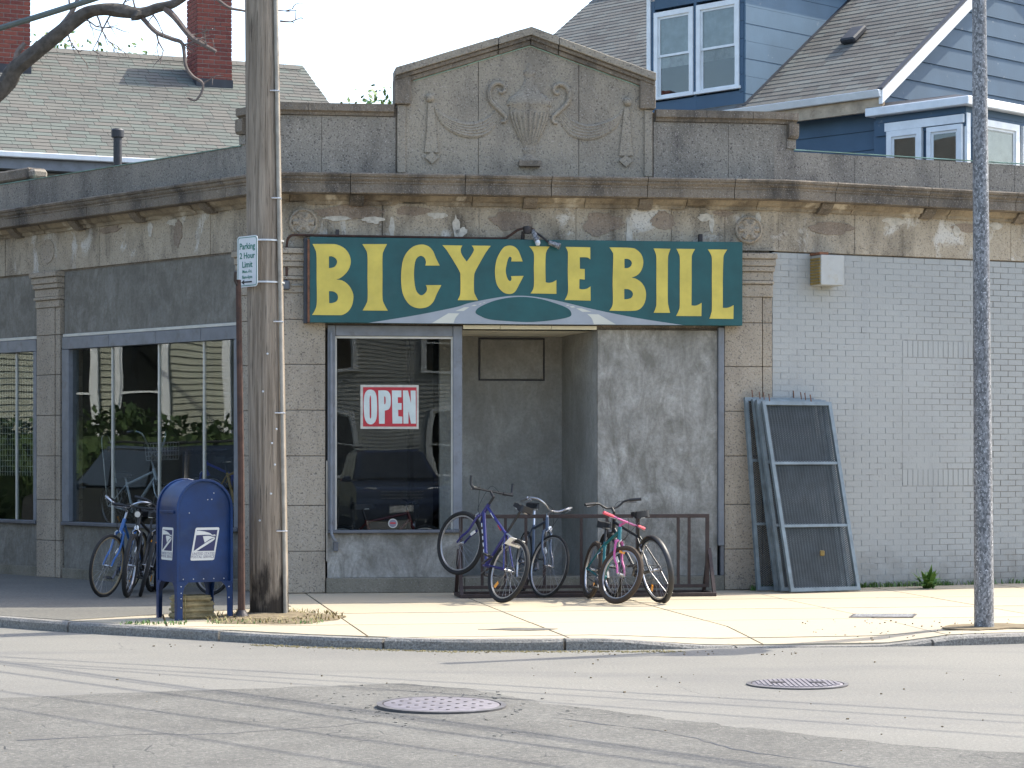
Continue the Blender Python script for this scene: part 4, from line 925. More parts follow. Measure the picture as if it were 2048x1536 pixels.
decal(lambda x, y, d: MP(-.0015 - d, .385 - x, .545 + y), .27, .30, .03)
# bundle under it
bd = thing('paper_bundle', 'weathered tan bundle lying on the pavement under the blue mailbox', 'bundle', (-3.0, 21.62, 0))
for k in range(4):
    mb = MB(); c = MP(.23, .22, .03 + k * .054); 
    mb.box(c + mx * random.uniform(-.01, .01), (.37 - .015 * k, .27, .052), M.Rotation(rad(30 + random.uniform(-5, 5)), 3, 'Z'))
    o = mb.build('layer', MA['bundle'], bd, bevel=.016, seg=2)
    for v in o.data.vertices: v.co += V((1, 1, .4)) * .014 * mnoise.noise(v.co * 14 + V((k, 0, 0)))
MB().tube([MP(.10, .06, .0), MP(.095, .055, .11), MP(.10, .07, .23), MP(.10, .30, .232), MP(.1, .37, .2), MP(.1, .38, 0)], .005, 5).build('string', MA['dry'], bd)

# street lamp at the right
lp = thing('street_lamp', 'mottled galvanised street lamp post with an unseen arm and head shaped for their shadow', 'street lamp', (4.13, 20.55, 0))
MB().lathe([(0, -.05), (.094, -.05), (.09, 0), (.088, .05), (.0665, 4.5), (.060, 6.0), (0, 6.0)], 12, M.Translation((4.13, 20.55, 0)) @ M(((1, 0, -.008, 0), (0, 1, 0, 0), (0, 0, 1, 0), (0, 0, 0, 1)))).build('shaft', MA['galv'], lp, smooth=True)
lt = V((4.08, 20.55, 5.95))  # arm and head are unseen, placed and enlarged for the shadow they throw
MB().tube(crv([lt, lt + V((.15, .14, .22)), lt + V((.9, .45, .30)), lt + V((1.9, .9, .32))], 6), .035, 10).build('shadow_lamp_arm', MA['galv'], lp, smooth=True)
hd = MB()
for i in range(5):
    pass
hp = lt + V((2.15, 1.0, .30)); ax_ = V((.8, .57, 0)).normalized(); sx_ = V((ax_.y, -ax_.x, 0))
prof_ = [(-.3, .06, .05), (-.15, .18, .08), (.15, .28, .10), (.5, .26, .09), (.72, .10, .04)]
for a, w, h in prof_:
    for k in range(10):
        t = 2 * math.pi * k / 10; hd.v.append(hp + ax_ * a + sx_ * w * math.cos(t) + V((0, 0, h * math.sin(t) * (1 if math.sin(t) > 0 else .5))))
hd.f = [(i * 10 + j, i * 10 + (j + 1) % 10, (i + 1) * 10 + (j + 1) % 10, (i + 1) * 10 + j) for i in range(4) for j in range(10)] + [tuple(range(10)), tuple(range(40, 50))]
hd.build('shadow_lamp_head', MA['galv'], lp, smooth=True)

# manhole covers, utility plate, road patch
def manhole(c, r, tilt, label, kind):
    o = thing('manhole_cover', label, 'manhole cover', c, 'manhole covers')
    m = M.Translation(c) @ tilt
    MB().lathe([(r * 1.0, -.02), (r * 1.08, -.02), (r * 1.09, .006), (r * 1.0, .008), (r * 1.0, -.02)], 48, m).build('ring', MA['iron_r'], o, smooth=True)
    MB().lathe([(0, -.02), (r * .975, -.02), (r * .975, .006), (r * .95, .009), (0, .009)], 48, m).build('lid', MA['iron_l'], o, smooth=True)
    if kind == 0:
        for i in range(-3, 4):
            for j in range(-3, 4):
                x, y = i * r * .27 + (j % 2) * r * .13, j * r * .27
                if math.hypot(x, y) < r * .88: MB().lathe([(0, .009), (.015, .009), (.012, .012), (0, .013)], 8, m @ M.Translation((x, y, 0))).build('stud', MA['iron'], o)
    else:
        for i in range(-8, 9):
            h = math.sqrt(max(0, (r * .9) ** 2 - (i * r * .105) ** 2))
            mb = MB(); mb.bar(V((i * r * .105, -h, .011)), V((i * r * .105, h, .011)), .022, .006); mb.v = [m @ v for v in mb.v]; mb.build('rib', MA['iron_l'], o)
        for x in (-.14, .14):
            mb = MB(); mb.box((x, 0, .014), (.10, .09, .005)); mb.v = [m @ v for v in mb.v]; mb.build('pick_plate', MA['iron'], o)
MA['iron_l'] = flat('worn_cast_iron', (.17, .155, .165), .6, .3, .25, 14, dirt=.3)
MA['iron_r'] = flat('cast_iron_ring', (.10, .095, .095), .65, .3, .3, 14, dirt=.3)
manhole(V((-.443, 14.78, -.066)), .375, M.Rotation(rad(1.0), 4, 'X') @ M.Rotation(rad(.6), 4, 'Y'), 'studded iron manhole cover in broken asphalt patch, sitting slightly proud', 0)
manhole(V((1.976, 16.27, -.081)), .322, M.Identity(4), 'ribbed iron manhole cover flush in the clean asphalt', 1)
def blob(name, pts, z, mat, h=.004, **kw):
    out = []
    n = len(pts)
    for i in range(n):
        a, b = V(pts[i]), V(pts[(i + 1) % n]); k = max(2, int((b - a).length / .06))
        for j in range(k):
            p = a + (b - a) * j / k; nrm = V((-(b - a).y, (b - a).x)).normalized(); out.append(p + nrm * .09 * mnoise.noise(V((p.x * 4, p.y * 4, 1.3))) + nrm * .04 * mnoise.noise(V((p.x * 14, p.y * 14, 5.3))))
    return MB().prism([[(p.x, p.y) for p in out]], lambda x, y: V((x, y, z)), lambda x, y: V((x, y, z + h))).build(name, mat, **kw)
blob('earth', [(3.75, 20.35), (4.0, 20.2), (4.5, 20.45), (4.62, 20.75), (4.3, 20.95), (3.9, 20.8)], .0015, MA['dirt'], .008, kind='structure')
blob('painted_shadow_patch', [(-.30, 20.28), (.02, 20.16), (.38, 20.32), (.1, 20.5)], .0015, MA['shadow_tone'], .004, kind='structure')  # diamond of cast shadow painted as a grey blob on the slabs
blob('road_patch', [(-4.1, 15.0), (-2.5, 15.7), (-1.36, 16.1), (-.78, 16.3), (-.3, 15.9), (.3, 14.9), (1.26, 13.8), (2.1, 12.9), (3.1, 12.2), (3.4, 11.0), (2, 10.6), (-3.5, 10.6), (-4.5, 12.5)], ROADZ + .001, MA['patch'], .004, kind='structure')
# broken asphalt round the proud cover, and a long crack
cm = MB()
for i in range(95):
    a = random.uniform(0, 6.28); r_ = .40 + abs(random.gauss(0, .22)) * (1.6 if math.cos(a) * math.sin(a) < 0 else .8); s_ = random.uniform(.006, .015)
    cm.box((-.44 + r_ * math.cos(a), 14.78 + r_ * 1.5 * math.sin(a), ROADZ + .004 + s_ * .15), (s_ * random.uniform(1, 2.2), s_ * 1.4, s_ * .5), M.Rotation(random.uniform(0, 3), 3, 'Z') @ M.Rotation(random.uniform(-.3, .3), 3, 'X'))
cm.build('asphalt_crumbs', MA['patch'], kind='stuff', label='crumbled asphalt bits round the studded manhole cover', category='rubble')
def crack(pts, w):
    c = crv([(x, y, 0) for x, y in pts], 14); l, r = [], []
    for i, p in enumerate(c):
        a = c[max(i - 1, 0)]; b = c[min(i + 1, len(c) - 1)]; n = V((-(b - a).y, (b - a).x, 0)).normalized(); o_ = .06 * mnoise.noise(p * 2.7) + .03 * mnoise.noise(p * 9); ww = w * max(.15, .6 + mnoise.noise(p * 5)); l.append(p + n * (o_ + ww)); r.append(p + n * (o_ - ww))
    k = len(c); MB().add([V((q.x, q.y, ROADZ + .0062)) for q in l + r], [(i, i + 1, k + i + 1, k + i) for i in range(k - 1)]).build('road_crack', MA['lead'], kind='structure')
crack([(-2.75, 13.05), (-2.2, 13.3), (-1.7, 13.35), (-1.15, 13.65), (-.8, 13.95)], .010)
crack([(.25, 14.2), (.9, 13.4), (1.25, 12.6), (1.9, 11.8)], .012)
crack([(-1.1, 15.9), (-.6, 15.75), (.1, 15.2)], .006)
up = thing('utility_plate', 'small pale grey steel plate set in the pavement', 'cover plate', (3.48, 22.03, 0))
MB().prism([rrect(.55, .42, .02)], lambda x, y: V((3.48 + x + y * .25, 22.03 + y, .002)), lambda x, y: V((3.48 + x + y * .25, 22.03 + y, .008))).build('plate', MA['galv'], up)
MB().prism([rrect(.60, .47, .02), rrect(.56, .43, .02)], lambda x, y: V((3.48 + x + y * .25, 22.03 + y, .002)), lambda x, y: V((3.48 + x + y * .25, 22.03 + y, .007))).build('frame', MA['iron_r'], up)
# grit: small stones and litter
gm = MB()
for i in range(190):
    r_ = random.random()
    if r_ < .45: x = random.uniform(2.6, 5); y = random.uniform(19.6, 21.6); z = ramp_drop(x, y)
    elif r_ < .7: x = random.uniform(-3, 2.5); y = 18.95 + random.uniform(-.25, .1) + (.35 * max(0, -x - .6)); z = ROADZ
    else: x = random.uniform(-4, 4.2); y = random.uniform(11.5, 18.6); z = ROADZ
    s_ = random.uniform(.004, .011); gm.box((x, y, z + s_ * .5), (s_ * random.uniform(1, 2), s_, s_ * .8), M.Rotation(random.uniform(0, 3), 3, 'Z'))
gm.build('grit', MA['dirt'], kind='stuff', label='loose grit and pebbles scattered on pavement and road', category='grit')
gm = MB()
for i in range(900):
    x = random.uniform(-2.2, 1.4); y = 19.02 + (.42 * max(0, -x - .6)) + random.gauss(0, .05); s_ = random.uniform(.004, .009)
    gm.box((x, y, ROADZ + s_ * .4), (s_ * random.uniform(1, 3), s_, s_ * .7), M.Rotation(random.uniform(0, 3), 3, 'Z'))
gm.build('gutter_sand', MA['dry'], kind='stuff', label='pale sand and leaf bits lying along the kerb gutter', category='sand')

# bicycle rack
rk = thing('bicycle_rack', 'long brown steel bicycle rack standing in front of the recessed doorway', 'bicycle rack', (.78, 25.19, 0))
r0 = V((-.565, 25.0, 0)); rd = V((.99, .139, 0)).normalized(); rn = V((.139, -.99, 0)); RL = 2.72
RP = lambda s, d, z: r0 + rd * s + rn * d + V((0, 0, z))
MB().bar(RP(0, 0, .855), RP(RL, 0, .855), .04).build('top_rail', MA['rack'], rk, bevel=.004)
MB().bar(RP(0, 0, .10), RP(RL, 0, .10), .035).build('lower_rail', MA['rack'], rk, bevel=.004)
for d in (.26, -.26): MB().bar(RP(-.02, d, .022), RP(RL + .02, d, .022), .04).build('foot_rail', MA['rack'], rk, bevel=.004)
for s_ in (.02, .25, .50, .72, .92, 1.32, 1.60, 1.93, 2.38, 2.50, RL - .02):
    MB().bar(RP(s_, 0, .12), RP(s_, 0, .84), .032 if .1 < s_ < 2.6 else .04).build('upright', MA['rack'], rk)
for s_ in (0.0, RL):
    for d in (.26, -.26): MB().bar(RP(s_, d, .03), RP(s_, 0, .50), .036).build('end_brace', MA['rack'], rk)
    MB().bar(RP(s_, .25, .022), RP(s_, -.25, .022), .036).build('end_foot', MA['rack'], rk)

# security grates leaning on the wall
def diamond(mb, w, h, fn, px=.036, pz=.021, t=.0056):
    nx, nz = int(w / px), int(h / pz); px, pz = w / nx, h / nz
    for i in range(nx):
        for j in range(nz):
            c = (px * (i + .5), pz * (j + .5))
            for sx in (-1, 1):
                for sz in (-1, 1):
                    a = fn(c[0] + sx * px / 2, 0, c[1]); b = fn(c[0], .004, c[1] + sz * pz / 2)
                    u = fn(c[0], .004, c[1] + sz * pz / 2 + t) - b
                    mb.add([a - u * .7, a + u * .7, b + u * .7, b - u * .7], [(0, 1, 2, 3)])
def grate(bl, bw, topl, H_, label):
    """bl bottom-left, bw vector along the bottom, topl top-left"""
    bl, bw, topl = V(bl), V(bw), V(topl); W = bw.length; x = bw.normalized(); zv = (topl - bl); H = zv.length; z = zv.normalized(); y = z.cross(x).normalized()
    if y.y > 0: y = -y
    P = lambda a, d, c: bl + x * a + y * d + z * c
    o = thing('security_grate', label, 'grate', bl + bw * .5, 'steel mesh grates leaning by the painted brick wall')
    f = .042
    for a0, a1, c0, c1 in ((0, f, 0, H), (W - f, W, 0, H), (f, W - f, 0, f), (f, W - f, H - f, H)):
        MB().hexa([P(a0, 0, c0), P(a1, 0, c0), P(a1, .04, c0), P(a0, .04, c0), P(a0, 0, c1), P(a1, 0, c1), P(a1, .04, c1), P(a0, .04, c1)]).build('frame_bar', MA['grate'], o)
    for c in (.335, .665): MB().hexa([P(f, .012, c * H), P(W - f, .012, c * H), P(W - f, .036, c * H), P(f, .036, c * H), P(f, .012, c * H + .03), P(W - f, .012, c * H + .03), P(W - f, .036, c * H + .03), P(f, .036, c * H + .03)]).build('cross_bar', MA['grate'], o)
    mb = MB(); diamond(mb, W - 2 * f, H - 2 * f, lambda a, d, c: P(a + f, .005 + d, c + f)); mb.build('mesh', MA['mesh'], o, kind='stuff')
    for a in (W * .12, W * .72): MB().tube([P(a, .02, H - .01), P(a, .02, H + .085)], .006, 5).build('prong', MA['rust'], o)
    return o, P
g0 = (.913, .407, 0)
sv = lambda k: V(g0).normalized() * k
grate((2.70, 25.98, .01), sv(.89), (2.58, 26.21, 2.15), 2.15, 'hindmost mesh grate, set furthest left and almost upright against the pilaster')
grate((2.89, 25.90, .01), sv(.89), (2.66, 26.16, 2.13), 2.15, 'second mesh grate from the wall in the leaning stack')
grate((2.94, 25.78, .01), sv(.89), (2.70, 26.10, 2.12), 2.15, 'third mesh grate from the wall, just behind the outermost one')
go, gp = grate((3.03, 25.66, .01), sv(.89), (2.755, 26.04, 2.10), 2.15, 'outermost mesh grate of the leaning stack, showing all its cross bars')
MB().box(gp(.46, .05, .42), (.05, .035, .06)).build('padlock', MA['mustard'], go, bevel=.008)
# weeds by the wall
wd = thing('weed_plant', 'bright green leafy weed growing where the painted brick meets the pavement', 'plant', (4.72, 26.65, 0))
for i in range(38):
    a = random.uniform(0, 6.28); l = random.uniform(.14, .34); el = random.uniform(.35, 1.35); d = V((math.cos(a) * math.cos(el), math.sin(a) * math.cos(el) - .15, math.sin(el))); q = V((-math.sin(a), math.cos(a), 0)) * random.uniform(.020, .034)
    p = V((4.72 + random.gauss(0, .03), 26.62 + random.gauss(0, .02), 0)); m1 = p + d * l * .55; t_ = p + d * l + V((0, 0, -.25 * l * math.cos(el)))
    MB().add([p - q * .3, p + q * .3, m1 + q, m1 - q, m1 + V((0, 0, .008)), t_], [(0, 1, 2, 4), (0, 4, 3), (4, 2, 5), (3, 4, 5)]).build('leaf', MA['weed'], wd)
rp_ = []
for i in range(700):
    t = abs(random.gauss(0, 1)); s_ = random.choice((random.uniform(-.3, .35), random.uniform(.9, 2.4), random.uniform(.9, 4.5))); q = FRt.p(s_, .02 + abs(random.gauss(0, .03)), .0); rp_.append(q)
blades(rp_, .09, MA['weed'], 'wall_weeds', 'low weeds and moss along the foot of the painted brick wall', 'weeds', .7)

# ------------------------------------------------------------------ bicycles
def bmat(name, c, rough=.35, metal=0, coat=.3): 
    if name not in MA: MA[name] = flat(name, c, rough, metal, .12, 9, coat=coat, obj=True)
    return MA[name]
CHROME = bmat('polished_alloy', (.45, .45, .46), .32, .9, 0); STEEL = bmat('spoke_steel', (.30, .30, .31), .4, .8, 0)
TYRE = bmat('tyre_rubber', (.014, .0135, .013), .85, 0, 0); TYREB = bmat('dusty_brown_tyre', (.05, .034, .022), .9, 0, 0); GUM = bmat('gum_wall', (.22, .17, .10), .8, 0, 0)
DARK = bmat('satin_black', (.014, .014, .015), .5, 0, 0); GREYB = bmat('dark_alloy', (.10, .10, .105), .4, .7, 0)
AMBER = bmat('amber_reflector', (.75, .28, .01), .25, 0, .5); REDR = bmat('red_reflector', (.5, .01, .01), .25, 0, .5); WHR = bmat('white_reflector', (.75, .75, .72), .3, 0, .5)
def torus(mb, c, R, r, n=40, k=8, m=None, sy=1.0):
    vs = []
    for i in range(n):
        a = 2 * math.pi * i / n
        for j in range(k):
            b = 2 * math.pi * j / k; q = V(((R + r * math.cos(b)) * math.cos(a), r * sy * math.sin(b), (R + r * math.cos(b)) * math.sin(a))) + V(c); vs.append(m @ q if m else q)
    return mb.add(vs, [(i * k + j, i * k + (j + 1) % k, ((i + 1) % n) * k + (j + 1) % k, ((i + 1) % n) * k + j) for i in range(n) for j in range(k)])
def bicycle(label, rear, head, lean=0, pitch=0, steer=0, R=.34, wb=1.03, frame=DARK, fork=None, bar='riser', tyre=TYRE, rim=CHROME, rt=.02, saddle=DARK, barm=DARK, grip=DARK, seat=.17, st=.45, mixte=False, fender=None, grp='bicycles parked outside the shop', extra='', z0=0, stemh=.07, reflector=True, forkshape=.03):
    fork = fork or frame
    h = V((head[0], head[1], 0)).normalized(); l0 = V((-h.y, h.x, 0)); ph = rad(lean)
    def basis(p):
        f = h * math.cos(p) + V((0, 0, math.sin(p))); u0 = f.cross(l0); l = l0 * math.cos(ph) + u0 * math.sin(ph); u = u0 * math.cos(ph) - l0 * math.sin(ph); return f, l, u
    f, l, u = basis(0); axle = V((rear[0], rear[1], z0)) + u * (R) + V((0, 0, rt * .2)); f, l, u = basis(rad(pitch)); root = axle - u * R
    o = thing('bicycle', label, 'bicycle', (0, 0, 0), grp); ORG[o.name] = V((0, 0, 0))
    mw = M.Identity(4)
    for i, c in enumerate((f, l, u, root)):
        for j in range(3): mw[j][i] = c[j]
    o.matrix_world = mw
    ra = V((0, 0, R)); fa = V((wb, 0, R)); bb = V((.42, 0, .275 * R / .34)); ad = V((-.3256, 0, .9455)); pf = V((.9455, 0, .3256))
    p0 = fa - pf * .045; hb = p0 + ad * (R + .075); ht = hb + ad * .13; sd = V((-.309, 0, .951)); stp = bb + sd * st; sad = stp + sd * seat
    S = M.Translation(hb) @ M.Rotation(rad(steer), 4, ad) @ M.Translation(-hb)
    tf = lambda pts: [S @ V(p) for p in pts]
    # frame
    mb = MB(); jt = bb + sd * (st * (.55 if mixte else .93))
    mb.tube([hb + ad * .03, bb], .019, 10).tube([bb, stp], .0165, 10).tube([ht - ad * .03, jt], .0155, 10).tube([hb - ad * .01, ht + ad * .005], .021, 10)
    for s in (1, -1):
        mb.tube([bb + V((-.03, s * .035, 0)), ra + V((.03, s * .062, 0)), ra + V((0, s * .066, 0))], .0095, 8)
        mb.tube([stp - sd * .03 + V((0, s * .016, 0)), ra + V((0, s * .066, 0))], .0085, 8)
    mb.tube([bb + V((0, -.035, 0)), bb + V((0, .035, 0))], .024, 10)
    fo = mb.build('frame', frame, o, smooth=True)
    # fork
    mb = MB(); cr = hb - ad * .012
    for s in (1, -1):
        q = crv([cr + V((0, s * .028, 0)), cr - ad * .04 + V((0, s * .05, 0)), cr - ad * (R * .6) + V((-.006, s * .055, 0)), fa - pf * forkshape * .4 + ad * .09 + V((0, s * .053, 0)), fa + V((0, s * .052, 0))], 4)
        mb.tube(tf(q), [.015 - .005 * i / len(q) for i in range(len(q))], 8)
    mb.tube(tf([cr + V((0, -.055, -.02)), cr + V((0, 0, .008)), cr + V((0, .055, -.02))]), .013, 8)
    fk = mb.build('fork', fork, o, smooth=True)
    # wheels
    for nm, c, m in (('rear_wheel', ra, None), ('front_wheel', fa, S)):
        w = torus(MB(), c, R - rt, rt, 48, 8, m).build(nm, tyre, o, smooth=True)
        torus(MB(), c, R - rt * 2 - .004, .009, 48, 6, m, 1.25).build('rim', rim, w, smooth=True)
        sp = MB(); Rr = R - rt * 2 - .012
        for k in range(28):
            a = 2 * math.pi * k / 28; b = a + (.85 if k % 4 < 2 else -.85); s = 1 if k % 2 else -1
            e_ = [c + V((.02 * math.cos(b), s * .027, .02 * math.sin(b))), c + V((Rr * math.cos(a), 0, Rr * math.sin(a)))]
            sp.tube([m @ q for q in e_] if m else e_, .0013, 3, cap=False)
        sp.build('spokes', STEEL, w, kind='stuff')
        hpts = [c + V((0, y, 0)) for y in (-.06, -.032, -.03, -.026, .026, .03, .032, .06)]
        MB().tube([m @ q for q in hpts] if m else hpts, [.006, .008, .024, .013, .013, .024, .008, .006], 10).build('hub', CHROME, w, smooth=True)
        if reflector:
            a = 2.3 if nm[0] == 'f' else 5.2; c2 = c + V((math.cos(a) * R * .62, .012, math.sin(a) * R * .62)); mm = M.Rotation(-a, 3, 'Y')
            bx_ = MB(); bx_.box(c2, (.07, .008, .03), mm)
            if m: bx_.v = [m @ v for v in bx_.v]
            bx_.build('spoke_reflector', WHR if nm[0] == 'f' else AMBER, w)
    # crankset, chain
    ck = MB(); torus(ck, bb + V((0, -.045, 0)), .082, .006, 28, 6)
    for k in range(5): a = k * 1.2566 + .3; ck.bar(bb + V((0, -.045, 0)), bb + V((.08 * math.cos(a), -.045, .08 * math.sin(a))), .014, .004)
    ck.bar(bb + V((0, -.058, 0)), bb + V((.12, -.062, -.115)), .022, .012).bar(bb + V((0, .058, 0)), bb + V((-.12, .062, .115)), .022, .012)
    co = ck.build('crankset', GREYB, o)
    for p in (V((.12, -.115, -.115)), V((-.12, .115, .115))): MB().box(bb + p, (.09, .085, .022)).build('pedal', DARK, co, bevel=.004)
    sp_ = MB(); torus(sp_, ra + V((0, -.045, 0)), .035, .010, 20, 6); sp_.build('sprocket', GREYB, o)
    MB().tube([ra + V((0, -.045, .042)), bb + V((0, -.045, .082)), bb + V((.058, -.045, .058)), bb + V((.085, -.045, 0)), bb + V((.058, -.045, -.058)), bb + V((0, -.045, -.084)), ra + V((.02, -.045, -.09)), ra + V((-.03, -.045, -.05)), ra + V((-.042, -.045, 0))], .005, 4, closed=True).build('chain', GREYB, o)
    # seat post, saddle
    MB().tube([stp - sd * .01, sad - sd * .02], .0135, 8).build('seat_post', CHROME if barm is CHROME else DARK, o, smooth=True)
    ol = smp("0.15,0.018* 0.165,0* 0.15,-0.018* 0.06,-0.028* -0.03,-0.06* -0.09,-0.075* -0.115,-0.05* -0.12,0* -0.115,0.05* -0.09,0.075* -0.03,0.06* 0.06,0.028*")
    sb = MB().prism([ol], lambda x, y: sad + V((x, y, -.028 - .012 * (abs(y) > .04))), lambda x, y: sad + V((x * .98, y * .93, .022 + .012 * (x < -.06) - .006 * (x > .1)))).build('saddle', saddle, o, smooth=True, bevel=.012, seg=2)
    MB().bar(sad + V((.09, 0, -.035)), sad + V((-.09, 0, -.04)), .045, .008).build('saddle_rail', CHROME, sb)
    # stem and bars
    c0 = ht + ad * stemh; cl = c0 + pf * .075 + V((0, 0, .01))
    MB().tube(tf([ht - ad * .01, c0]), .0135, 8).tube(tf([c0 - ad * .012, cl]), .0135, 8).build('stem', barm, o, smooth=True)
    half = {'riser': [(0, 0, 0), (0, .05, 0), (.0, .09, .02), (-.01, .14, .055), (-.03, .20, .065), (-.06, .30, .065)],
            'flat': [(0, 0, 0), (0, .1, 0), (-.015, .2, .005), (-.03, .29, .008)],
            'north': [(0, 0, 0), (.03, .07, .01), (.05, .14, .05), (.03, .22, .085), (-.05, .265, .085), (-.13, .27, .065), (-.20, .265, .045)],
            'ape': [(0, 0, 0), (.02, .06, .05), (.03, .12, .16), (.01, .17, .27), (-.06, .22, .31), (-.16, .25, .30)],
            'drop': [(0, 0, 0), (0, .14, 0), (.02, .19, 0), (.075, .20, -.01), (.10, .20, -.06), (.06, .205, -.12), (-.02, .21, -.13)]}[bar]
    pts = [(x, -y, z) for x, y, z in half[::-1]] + list(half[1:])
    pp = crv([cl + V(p) for p in pts], 5); bo = MB().tube(tf(pp), .0112, 8).build('handlebar', barm, o, smooth=True)
    for s in (1, -1):
        e1 = V(half[-1]); e0 = V(half[-2]); dd = (e1 - e0).normalized(); g0_ = e1 - dd * .115
        mk = lambda q: cl + V((q.x, q.y * s, q.z))
        MB().tube(tf([mk(g0_), mk(e1 + dd * .012)]), .0165, 8).build('grip', grip, bo, smooth=True)
        if bar in ('riser', 'flat', 'north'):
            lv = [g0_ - dd * .02 + V((.01, 0, -.01)), g0_ + V((.05, -.01, -.02)), g0_ + dd * .09 + V((.055, 0, -.03))]
            MB().tube(tf([mk(q) for q in crv(lv, 4)]), .006, 6).build('brake_lever', CHROME if barm is CHROME else GREYB, bo, smooth=True)
            MB().tube(tf(crv([mk(g0_ + V((.02, -.02, -.005))), mk(V((.10, .08, .03))), hb + V((.09, 0, .05)), cr + V((.03, 0, .0))], 5)), .0028, 4).build('brake_cable', DARK, bo)
        if 'ends' in extra: MB().tube(tf(crv([mk(e1), mk(e1 + V((.03, .02, .03))), mk(e1 + V((.06, .025, .11)))], 4)), .0135, 8).build('bar_end', DARK, bo, smooth=True)
    # brakes, fenders, details
    for c, m, d_ in ((cr - ad * .03 + pf * .035, S, 1), (stp - sd * .06 + V((-.09, 0, -.08)), None, -1)):
        bk = MB()
        for s in (1, -1): q = [c + V((0, s * .012, .03)), c + V((.004, s * .04, 0)), c + V((0, s * .03, -.04))]; bk.tube([m @ x for x in q] if m else q, .006, 5)
        bk.build('brake', CHROME, o)
    if fender:
        for nm, c, m, a0, a1 in (('fender', ra, None, 35, 250), ('fender', fa, S, 40, 200)):
            fm = MB(); vs = []; k = 22
            for i in range(k + 1):
                a = rad(a0 + (a1 - a0) * i / k)
                for (r_, y) in ((R + .008, .03), (R + .017, .02), (R + .02, 0), (R + .017, -.02), (R + .008, -.03)): q = c + V((r_ * math.cos(a), y, r_ * math.sin(a))); vs.append(m @ q if m else q)
            fm.add(vs, [(i * 5 + j, i * 5 + j + 1, (i + 1) * 5 + j + 1, (i + 1) * 5 + j) for i in range(k) for j in range(4)]); fo_ = fm.build(nm, fender, o, smooth=True)
            sm = MB()
            for s in (1, -1): a = rad(a1 - 30); q = [c + V((0, s * .06, 0)), c + V(((R + .012) * math.cos(a), s * .028, (R + .012) * math.sin(a)))]; sm.tube([m @ x for x in q] if m else q, .003, 4)
            sm.build('fender_stay', CHROME, fo_)
    if 'plate' in extra: # card hung behind the saddle
        bx_ = MB(); bx_.box(stp + V((-.20, 0, -.06)), (.004, .19, .11), M.Rotation(rad(-35), 3, 'Y')); t_ = bx_.build('rear_plate', WHR, o)
        bx_ = MB(); bx_.box(stp + V((-.2028, 0, -.0585)), (.004, .075, .05), M.Rotation(rad(-35), 3, 'Y')); bx_.build('plate_print', MA['decal_t'], t_)
        MB().tube([stp + V((0, 0, -.02)), stp + V((-.14, 0, -.03))], .012, 6).build('rack_strut', CHROME, o)
    if 'cap' in extra: # bright reflectors
        MB().tube(tf([cr + pf * .05 + ad * .015, cr + pf * .06 + ad * .015]), .024, 12).build('front_reflector', WHR, o)
    if 'amber' in extra:
        bx_ = MB(); bx_.box(cr + pf * .045 - ad * .13, (.02, .06, .025)); bx_.v = [S @ v for v in bx_.v]; bx_.build('front_reflector', AMBER, o)
    if 'tag' in extra:
        for k in range(5): MB().tube([hb + (bb - hb) * (.2 + .13 * k) + V((.02, .012, .006)), hb + (bb - hb) * (.27 + .13 * k) + V((.02, .012, .006))], .006, 5).build('frame_mark', WHR, fo)
        for k in range(2): MB().tube([ht - ad * .03 + (jt - ht) * (.25 + .4 * k) + V((0, .012, .008)), ht - ad * .03 + (jt - ht) * (.42 + .4 * k) + V((0, .012, .008))], .006, 5).build('frame_mark', REDR if k else WHR, fo)
    if 'basket' in extra:
        bk = MB(); c = cl + V((.16, 0, .06))
        for k in range(9): y = -.16 + .04 * k; bk.bar(c + V((.1, y, -.1)), c + V((.12, y, .1)), .004).bar(c + V((-.1, y, -.1)), c + V((-.12, y, .1)), .004)
        for k in range(5): z = -.1 + .05 * k; x = .1 + .005 * k; bk.tube([c + V((x, .16, z)), c + V((x, -.16, z)), c + V((-x, -.16, z)), c + V((-x, .16, z))], .003, 4, closed=True)
        bk.build('basket', CHROME, o)
    if 'sissy' in extra:
        q = crv([ra + V((0, .08, 0)), V((-.06, .07, .85)), V((-.10, .05, 1.12)), V((-.10, -.05, 1.12)), V((-.06, -.07, .85)), ra + V((0, -.08, 0))], 6); MB().tube(q, .008, 6).build('sissy_bar', CHROME, o, smooth=True)
        MB().box((-.02, 0, .95), (.05, .14, .2)).build('back_pad', DARK, o, bevel=.015)
    if 'light' in extra: MB().tube(tf([cl + V((.03, 0, -.07)), cl + V((.09, 0, -.07))]), [.02, .032], 12).build('headlight', CHROME, o, smooth=True)
    return o
PURPLE = bmat('violet_blue_enamel', (.014, .015, .13)); SILVER = bmat('silver_blue_enamel', (.06, .08, .115), .35, .3); TEAL = bmat('teal_enamel', (.006, .13, .14)); PINK = bmat('pink_enamel', (.45, .085, .24)); PINKG = bmat('pink_grip', (.62, .07, .10), .7); BLUE = bmat('bright_blue_enamel', (.02, .10, .30)); YEL = bmat('ochre_enamel', (.40, .23, .03)); RED = bmat('red_enamel', (.08, .005, .005)); CYB = bmat('royal_blue_enamel', (.01, .03, .30)); PALE = bmat('white_enamel', (.6, .62, .65))
bicycle('violet-blue mountain bike with bar ends, its front wheel lifted at the rack end', (-.12, 23.9), (-.5, .86), lean=17, pitch=14, steer=14, frame=PURPLE, bar='flat', extra='ends plate tag', rt=.024, seat=.31, st=.43, stemh=.11)
bicycle('silver-blue city bike with chrome swept-back bars between the rack uprights', (.10, 25.76), (.233, -.97), lean=-6, steer=22, frame=SILVER, fork=SILVER, bar='north', barm=CHROME, grip=CHROME, rt=.015, extra='cap', seat=.22, st=.50, stemh=.05, tyre=TYRE)
